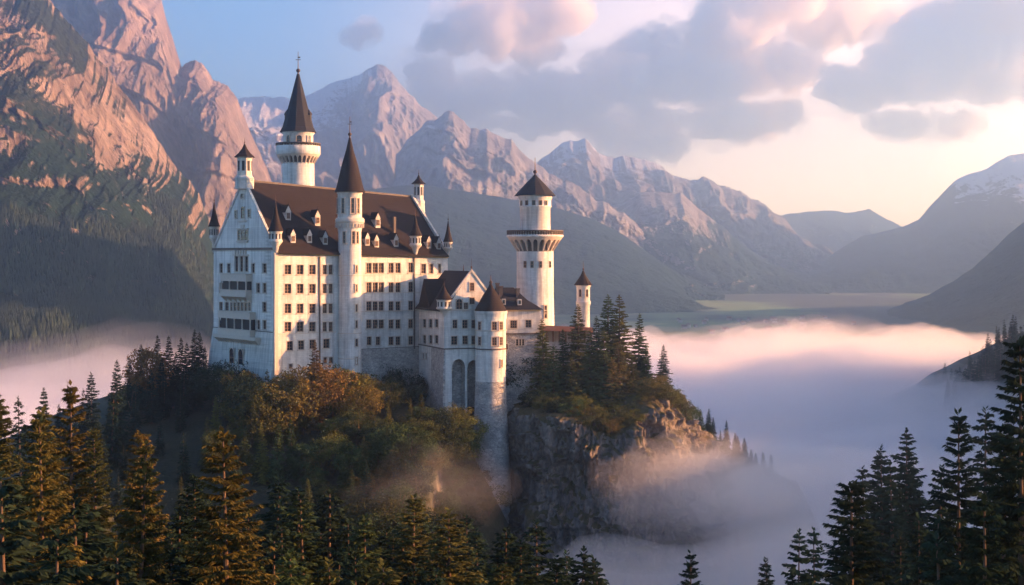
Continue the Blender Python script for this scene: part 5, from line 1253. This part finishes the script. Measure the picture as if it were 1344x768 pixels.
def build_trees():
    tree_variants(); rng = random.Random(12)
    zones = {}
    for t in TREES: zones.setdefault((t['zone'], KIND_WORD[t['kind']], t['tint']), []).append(t)
    for (zone, word, tint), lst in zones.items():
        lst.sort(key=lambda q: q['X'] / q['Y'])
        n = len(lst)
        for i, t in enumerate(lst):
            if n == 1: lab = f'the only {tint_word(tint)} {word} {zone}'
            else: lab = f'{tint_word(tint)} {word} {zone}, {ORD[i]} from left' if i < n - 1 else f'{tint_word(tint)} {word} {zone}, last to the right'
            t['lab'] = t['label'] or lab
    cnt = {}
    for t in TREES:
        k = t['kind']; i = cnt.get(k, 0); cnt[k] = i + 1
        H0, R0, (tm, cm) = VAR[k][(i * 7 + i // 3) % len(VAR[k])]
        cat = {'spruce': 'spruce', 'broadleaf tree': 'tree', 'bush': 'bush'}[KIND_WORD[k]]
        grp = {'spruce': 'spruces ', 'broadleaf tree': 'broadleaf trees ', 'bush': 'bushes '}[KIND_WORD[k]] + t['zone']
        e = thing(NAME[k], (t['X'], t['Y'], t['base']), t['lab'], cat, grp)
        s = t['ht'] / H0; w = s * t['wide'] * rng.uniform(.9, 1.12)
        e.scale = (w, w, s); e.rotation_euler = (rng.gauss(0, .02), rng.gauss(0, .02), rng.uniform(0, 6.28))
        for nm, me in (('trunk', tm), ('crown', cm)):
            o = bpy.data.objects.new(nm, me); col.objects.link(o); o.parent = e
            j = rng.uniform(.8, 1.25) * (1.35 if 'slope under' in t['zone'] or 'foot of the white' in t['zone'] or 'twin arches' in t['zone'] or 'crag' in t['zone'] else 1.0); o.color = (t['tint'][0] * j * rng.uniform(.92, 1.1), t['tint'][1] * j, t['tint'][2] * j, 1)  # tint raised in the sunlit zones: sunlight put into the leaf colour

def plan_all():
    r = random.Random(8)
    # big spruces of the foreground, left
    Z = 'in the near forest below the camera'
    for px, py, Y, ti, lab in ((12, 512, 96, OLIVE, None), (36, 535, 84, OLIVE, None), (62, 545, 74, AMBER_LIT, 'tall amber spruce with bare reddish trunk beside the broad one near the frame edge'), (97, 500, 92, AMBER_LIT, 'tallest amber spruce of the near forest, standing highest against the mist'),
                           (169, 588, 70, OLIVE, 'broad olive spruce with visible reddish stem just ahead of a thinner one'), (197, 562, 92, AMBER_LIT, 'thin-topped amber spruce rising right behind the broad olive one'), (304, 565, 72, AMBER_LIT, 'conspicuous golden spruce standing alone before the misty gap below the palace'), (258, 618, 100, DKGREEN, None), (-14, 530, 80, OLIVE, None), (130, 560, 108, OLIVE, None)):
        plan_tree(px, py, Y, 'hero', ti, Z, 34, label=lab, wide=1.15)
    Z = 'in the dark near rows at the bottom'
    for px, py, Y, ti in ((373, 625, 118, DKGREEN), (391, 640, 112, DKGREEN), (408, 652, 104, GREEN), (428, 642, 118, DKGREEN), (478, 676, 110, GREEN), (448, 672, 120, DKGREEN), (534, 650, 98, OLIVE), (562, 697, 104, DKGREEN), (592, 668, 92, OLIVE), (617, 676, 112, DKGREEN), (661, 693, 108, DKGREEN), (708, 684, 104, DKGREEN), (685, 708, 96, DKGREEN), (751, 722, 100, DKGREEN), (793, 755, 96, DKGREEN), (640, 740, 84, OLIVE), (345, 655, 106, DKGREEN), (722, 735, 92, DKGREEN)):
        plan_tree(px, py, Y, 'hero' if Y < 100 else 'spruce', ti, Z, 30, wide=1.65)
    Z = 'among the lowest near crowns'
    for px, py, Y, ti in ((400, 718, 84, GREEN), (428, 718, 90, DKGREEN), (443, 736, 80, OLIVE), (500, 738, 82, OLIVE), (412, 757, 74, OLIVE), (470, 722, 94, DKGREEN), (355, 700, 88, DKGREEN), (335, 735, 80, GREEN), (250, 700, 84, DKGREEN), (226, 668, 90, DKGREEN), (275, 672, 104, DKGREEN), (130, 650, 78, DKGREEN), (20, 620, 66, DKGREEN), (100, 660, 84, DKGREEN), (-10, 600, 70, DKGREEN), (212, 725, 72, DKGREEN), (540, 735, 90, DKGREEN), (580, 745, 88, DKGREEN), (610, 735, 98, DKGREEN), (376, 690, 100, DKGREEN), (520, 700, 112, DKGREEN), (670, 752, 86, DKGREEN), (460, 757, 76, DKGREEN), (240, 640, 112, DKGREEN), (320, 690, 112, DKGREEN), (60, 690, 64, DKGREEN), (150, 720, 64, DKGREEN)):
        plan_tree(px, py, Y, 'spruce', ti, Z, 28, wide=1.55)
    Z = 'deep in the shaded near wood'
    for i in range(26):
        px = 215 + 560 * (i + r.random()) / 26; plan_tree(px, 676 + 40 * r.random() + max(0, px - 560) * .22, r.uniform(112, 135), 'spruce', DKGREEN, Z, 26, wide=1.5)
    Z = 'in the dark wood at the lower right'
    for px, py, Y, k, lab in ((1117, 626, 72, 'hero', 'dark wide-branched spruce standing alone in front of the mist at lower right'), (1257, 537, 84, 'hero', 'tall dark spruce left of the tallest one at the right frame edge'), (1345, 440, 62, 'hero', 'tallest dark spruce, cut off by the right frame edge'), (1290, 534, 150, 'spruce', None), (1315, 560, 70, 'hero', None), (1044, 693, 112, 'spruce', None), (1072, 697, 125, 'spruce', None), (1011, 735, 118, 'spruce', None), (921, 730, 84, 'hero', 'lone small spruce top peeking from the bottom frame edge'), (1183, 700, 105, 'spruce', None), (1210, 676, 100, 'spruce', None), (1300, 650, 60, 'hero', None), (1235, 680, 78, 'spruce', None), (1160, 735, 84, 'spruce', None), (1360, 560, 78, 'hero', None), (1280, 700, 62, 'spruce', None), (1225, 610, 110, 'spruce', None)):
        plan_tree(px, py, Y, k, DKGREEN, Z, 34, label=lab, wide=1.5 if px == 1117 else 1.1 if k == 'hero' else 1.15)
    Z = 'half sunk in mist behind the lower right wood'
    for px, py, Y in ((1191, 564, 185), (1160, 585, 178), (1150, 592, 186), (1205, 590, 190), (1140, 612, 176), (1178, 606, 170)):
        plan_tree(px, py, Y, 'spruce', DKGREEN, Z, 30, wide=1.25)
    # misty spruces on the left
    Z = 'standing in mist left of the palace'
    for px, py, Y, k in ((59, 510, 200, 'spruce'), (121, 489, 300, 'spruce'), (155, 472, 330, 'spruce'), (146, 492, 325, 'slim'), (30, 520, 215, 'slim')):
        plan_tree(px, py, Y, k, DKGREEN, Z, 26, wide=1.05)
    Z = 'in the row beside the palace gable'
    for px, py, Y, ti in ((184, 452, 356, DKGREEN), (195, 455, 350, RUST), (208, 440, 362, DKGREEN), (222, 441, 368, DKGREEN), (237, 444, 360, DKGREEN), (254, 432, 372, DKGREEN), (262, 436, 366, DKGREEN), (246, 450, 352, DKGREEN), (228, 462, 350, DKGREEN), (212, 470, 346, DKGREEN), (172, 468, 352, DKGREEN), (268, 455, 360, DKGREEN), (258, 470, 350, DKGREEN), (240, 480, 345, DKGREEN), (200, 485, 342, DKGREEN)):
        plan_tree(px, py, Y, 'spruce' if ti != RUST else 'broad', ti, Z, 22, wide=1.15)
    # foot of the gable and of the long facade
    Z = 'at the foot of the white palace'
    for px, py, Y, k, ti in ((292, 472, 345, 'broad', DKGREEN), (280, 478, 350, 'broad', DKGREEN), (305, 482, 340, 'broad', DKGREEN), (318, 488, 336, 'broad', OLIVE), (330, 490, 332, 'broad', DKGREEN), (352, 485, 333, 'slim', AMBER_LIT), (342, 505, 328, 'broad', OLIVE), (372, 492, 334, 'bush', AMBER_LIT), (411, 447, 334, 'spruce', RUST), (396, 478, 336, 'broad', AMBER_LIT), (425, 478, 338, 'broad', RUST), (438, 482, 341, 'broad', OLIVE), (458, 486, 340, 'broad', YELLOW), (478, 486, 343, 'broad', OLIVE), (500, 478, 356, 'bush', DKGREEN), (520, 482, 358, 'bush', DKGREEN), (540, 490, 356, 'bush', DKGREEN), (548, 505, 350, 'broad', DKGREEN), (470, 500, 338, 'broad', AMBER_LIT), (512, 500, 344, 'broad', OLIVE)):
        plan_tree(px, py, Y, k, ti, Z, 21, wide=1.1)
    # wooded slope below the castle
    rows = (('on the upper sunlit slope under the castle', 326, 334, 17, -70, -20, (YELLOW, AMBER_LIT, OLIVE)), ('on the middle slope under the castle', 312, 320, 18, -70, -20, (OLIVE, YELLOW, GREEN)),
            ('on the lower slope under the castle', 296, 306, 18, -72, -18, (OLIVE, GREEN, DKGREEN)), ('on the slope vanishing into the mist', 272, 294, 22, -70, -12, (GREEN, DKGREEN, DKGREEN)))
    for z, y0, y1, n, x0, x1, tints in rows:
        for i in range(n):
            x = x0 + (x1 - x0) * (i + r.uniform(.1, .9)) / n; y = r.uniform(y0, y1) + max(0, (-45 - x)) * .25
            k = r.choice(('broad', 'spruce', 'spruce')); h = r.uniform(6.5, 10) if k == 'broad' else r.uniform(9.5, 14)
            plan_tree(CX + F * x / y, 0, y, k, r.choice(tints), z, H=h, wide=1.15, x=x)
    Z = 'lowest under the castle slope in mist'
    for i in range(13):
        x = -72 + 62 * (i + r.random()) / 13; y = r.uniform(250, 284); plan_tree(CX + F * x / y, 0, y, 'spruce', r.choice((GREEN, DKGREEN, OLIVE)), Z, H=r.uniform(13, 19), x=x, wide=1.2)
    Z = 'on the shaded slope left below the gable'
    for i in range(22):
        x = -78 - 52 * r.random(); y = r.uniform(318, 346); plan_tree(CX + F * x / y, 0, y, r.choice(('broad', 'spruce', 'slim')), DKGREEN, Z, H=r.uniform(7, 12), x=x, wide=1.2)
    # round bushes before the gatehouse arches
    Z = 'clinging to the steep slope left of the bastion'
    for i in range(48):
        x = -44 + 39 * (i + r.random()) / 48; y = r.uniform(292, 334); plan_tree(CX + F * x / y, 0, y, 'bush', r.choice((OLIVE, GREEN, DKGREEN, AMBER_LIT)), Z, H=r.uniform(5, 8), x=x, wide=1.25)
    Z = 'on the steep foot of the castle slope'
    for i in range(12):
        x = -32 + 25 * (i + r.random()) / 12; y = r.uniform(270, 304); plan_tree(CX + F * x / y, 0, y, 'broad', r.choice((GREEN, DKGREEN, OLIVE)), Z, H=r.uniform(11, 15), x=x, wide=1.2)
    Z = 'low behind the lone golden spruce'
    for i in range(16):
        x = -106 + 42 * (i + r.random()) / 16; y = r.uniform(282, 322); plan_tree(CX + F * x / y, 0, y, r.choice(('broad', 'spruce', 'slim')), DKGREEN, Z, H=r.uniform(8, 13), x=x, wide=1.25)
    Z = 'before the twin arches'
    for i in range(9):
        x = -24 + 13 * (i + r.random()) / 9; y = r.uniform(318, 338); plan_tree(CX + F * x / y, 0, y, 'broad', r.choice((OLIVE, GREEN, YELLOW)), Z, H=r.uniform(6, 9), x=x, wide=1.3)
    for i in range(18):
        x = -27 + 21 * (i + r.random()) / 18; y = r.uniform(296, 322); plan_tree(CX + F * x / y, 0, y, r.choice(('broad', 'broad', 'spruce')), r.choice((OLIVE, GREEN, DKGREEN)), 'under the bushes of the twin arches', H=r.uniform(9, 13), x=x, wide=1.2)
    for px, py, Y, ti, h in ((596, 530, 338, OLIVE, 9.5), (575, 534, 339, GREEN, 8), (610, 541, 339, YELLOW, 8), (560, 545, 340, DKGREEN, 7), (588, 552, 334, OLIVE, 7), (604, 560, 335, GREEN, 7)):
        plan_tree(px, py, Y, 'bush', ti, Z, 10, wide=1.0)
    # crag trees
    Z = 'on the crag beside the watch tower'
    for px, py, Y, k, ti, lab in ((715, 418, 352, 'spruce', OLIVE, None), (726, 452, 348, 'spruce', GREEN, None), (740, 432, 358, 'spruce', GREEN, None), (760, 400, 356, 'spruce', OLIVE, None), (775, 436, 350, 'spruce', GREEN, None), (797, 387, 362, 'spruce', GREEN, None), (813, 387, 360, 'spruce', OLIVE, None), (793, 432, 350, 'spruce', OLIVE, 'olive spruce with bare stem showing at the middle of the crag'), (837, 412, 364, 'spruce', GREEN, None), (818, 450, 350, 'spruce', AMBER_LIT, None), (870, 453, 362, 'spruce', DKGREEN, 'dark spruce standing apart at the right shoulder of the crag'), (805, 470, 347, 'spruce', AMBER_LIT, None), (750, 470, 347, 'spruce', OLIVE, None), (832, 470, 352, 'spruce', OLIVE, None), (703, 450, 356, 'spruce', DKGREEN, None), (848, 455, 362, 'spruce', GREEN, None), (783, 415, 366, 'spruce', DKGREEN, None), (690, 465, 356, 'bush', DKGREEN, None)):
        plan_tree(px, py, Y, k, ti, Z, 26, label=lab, wide=1.4)
    Z = 'along the rocky rim of the crag'
    cp = np.array(CRAG_PATH, float)
    for i in range(30):
        q = 1.6 + (len(cp) - 4.2) * (i + r.random()) / 30; px, Y, ry = [float(np.interp(q, np.arange(len(cp)), cp[:, k])) for k in range(3)]
        inn = r.choice((.3, 2.0, 4.5)); h = r.uniform(3.2, 6.0)
        TREES.append(dict(px=px, py=0, X=xpx(px, Y), Y=Y + inn, kind='bush', tint=r.choice((OLIVE, OLIVE, AMBER_LIT, YELLOW, GREEN)) if px > 740 else r.choice((DKGREEN, OLIVE)), zone=Z, Hmax=7, Hmin=3, wide=1.25, label=None, H=None, foot=zpx(ry, Y) + .15 * inn - 1.3, fh=h + 1))
    Z = 'on the flank descending right of the crag'
    for px, py in ((897, 526), (907, 532), (918, 536), (928, 540), (938, 552), (945, 560), (953, 556), (962, 568), (970, 572), (978, 580), (986, 584), (994, 590), (1003, 596), (1010, 600)):
        q = (px - 880) / 130; plan_tree(px + r.uniform(-3, 3), py + r.uniform(-6, 6), 372 + 52 * q + r.uniform(-3, 3), 'spruce', DKGREEN if px > 930 else GREEN, Z, 17, 6, wide=r.uniform(1.2, 1.7))
    for px, py in ((890, 545), (905, 556), (922, 566), (940, 578), (960, 590), (980, 602), (1000, 612), (1012, 616), (915, 575), (935, 592), (955, 604), (975, 616)):
        q = (px - 880) / 130; plan_tree(px, py, 366 + 50 * q, 'broad', DKGREEN if px > 930 else OLIVE, Z, 10, 5, wide=1.3)
    Z = 'low on the misty flank'
    for i in range(16):
        x = r.uniform(46, 92); y = 366 + (x - 40) * .95 - r.uniform(2, 14); plan_tree(CX + F * x / y, 0, y, r.choice(('slim', 'broad')), DKGREEN, Z, H=r.uniform(7, 11), x=x, wide=1.3)
    for i in range(36):
        Z = 'on the ' + ('outer tip', 'middle', 'high end')[i // 12] + ' of the far wooded spur'; px = 1238 + 112 * (i + r.random()) / 36; d = r.random(); top = 475 - (px - 1238) * .70 + d * 34; Y = 700 - d * 75
        plan_tree(px, top, Y, 'slim', DKGREEN, Z, 18, 11, wide=1.3)

def build_town():
    """the little town far out on the valley floor"""
    r = random.Random(3); wm = simple('town_wall', (.5, .46, .43), .8); rm = simple('town_roof', (.22, .13, .10), .8)
    for i in range(42):
        Y = r.uniform(2150, 2700); x = xpx(r.gauss(995, 48), Y); w, d, h = r.uniform(5, 9), r.uniform(5, 8), r.uniform(3.2, 5); a = r.uniform(0, 3)
        T = thing('town_house', (x, Y, -121), 'tiny pale house of the distant town beyond the fog', 'house', 'houses of the distant town')
        b = MB(); b.box((x, Y, -121 + h / 2), (w, d, h), a); b.build('wall', wm, T)
        ca, sa = math.cos(a), math.sin(a); q = lambda u, v, z: (x + u * ca - v * sa, Y + u * sa + v * ca, -121 + z)
        g = MB(); e = .8; g.add([q(-w/2-e, -d/2-e, h), q(w/2+e, -d/2-e, h), q(w/2+e, d/2+e, h), q(-w/2-e, d/2+e, h), q(-w/2-e, 0, h + d*.4), q(w/2+e, 0, h + d*.4)], [[0, 1, 5, 4], [2, 3, 4, 5], [0, 4, 3], [1, 2, 5], [3, 2, 1, 0]]); g.build('roof', rm, T)

plan_all(); settle_trees()
build_ground(); build_crag(); build_castle(); build_trees(); build_town(); build_haze(); build_fog(); build_clouds()
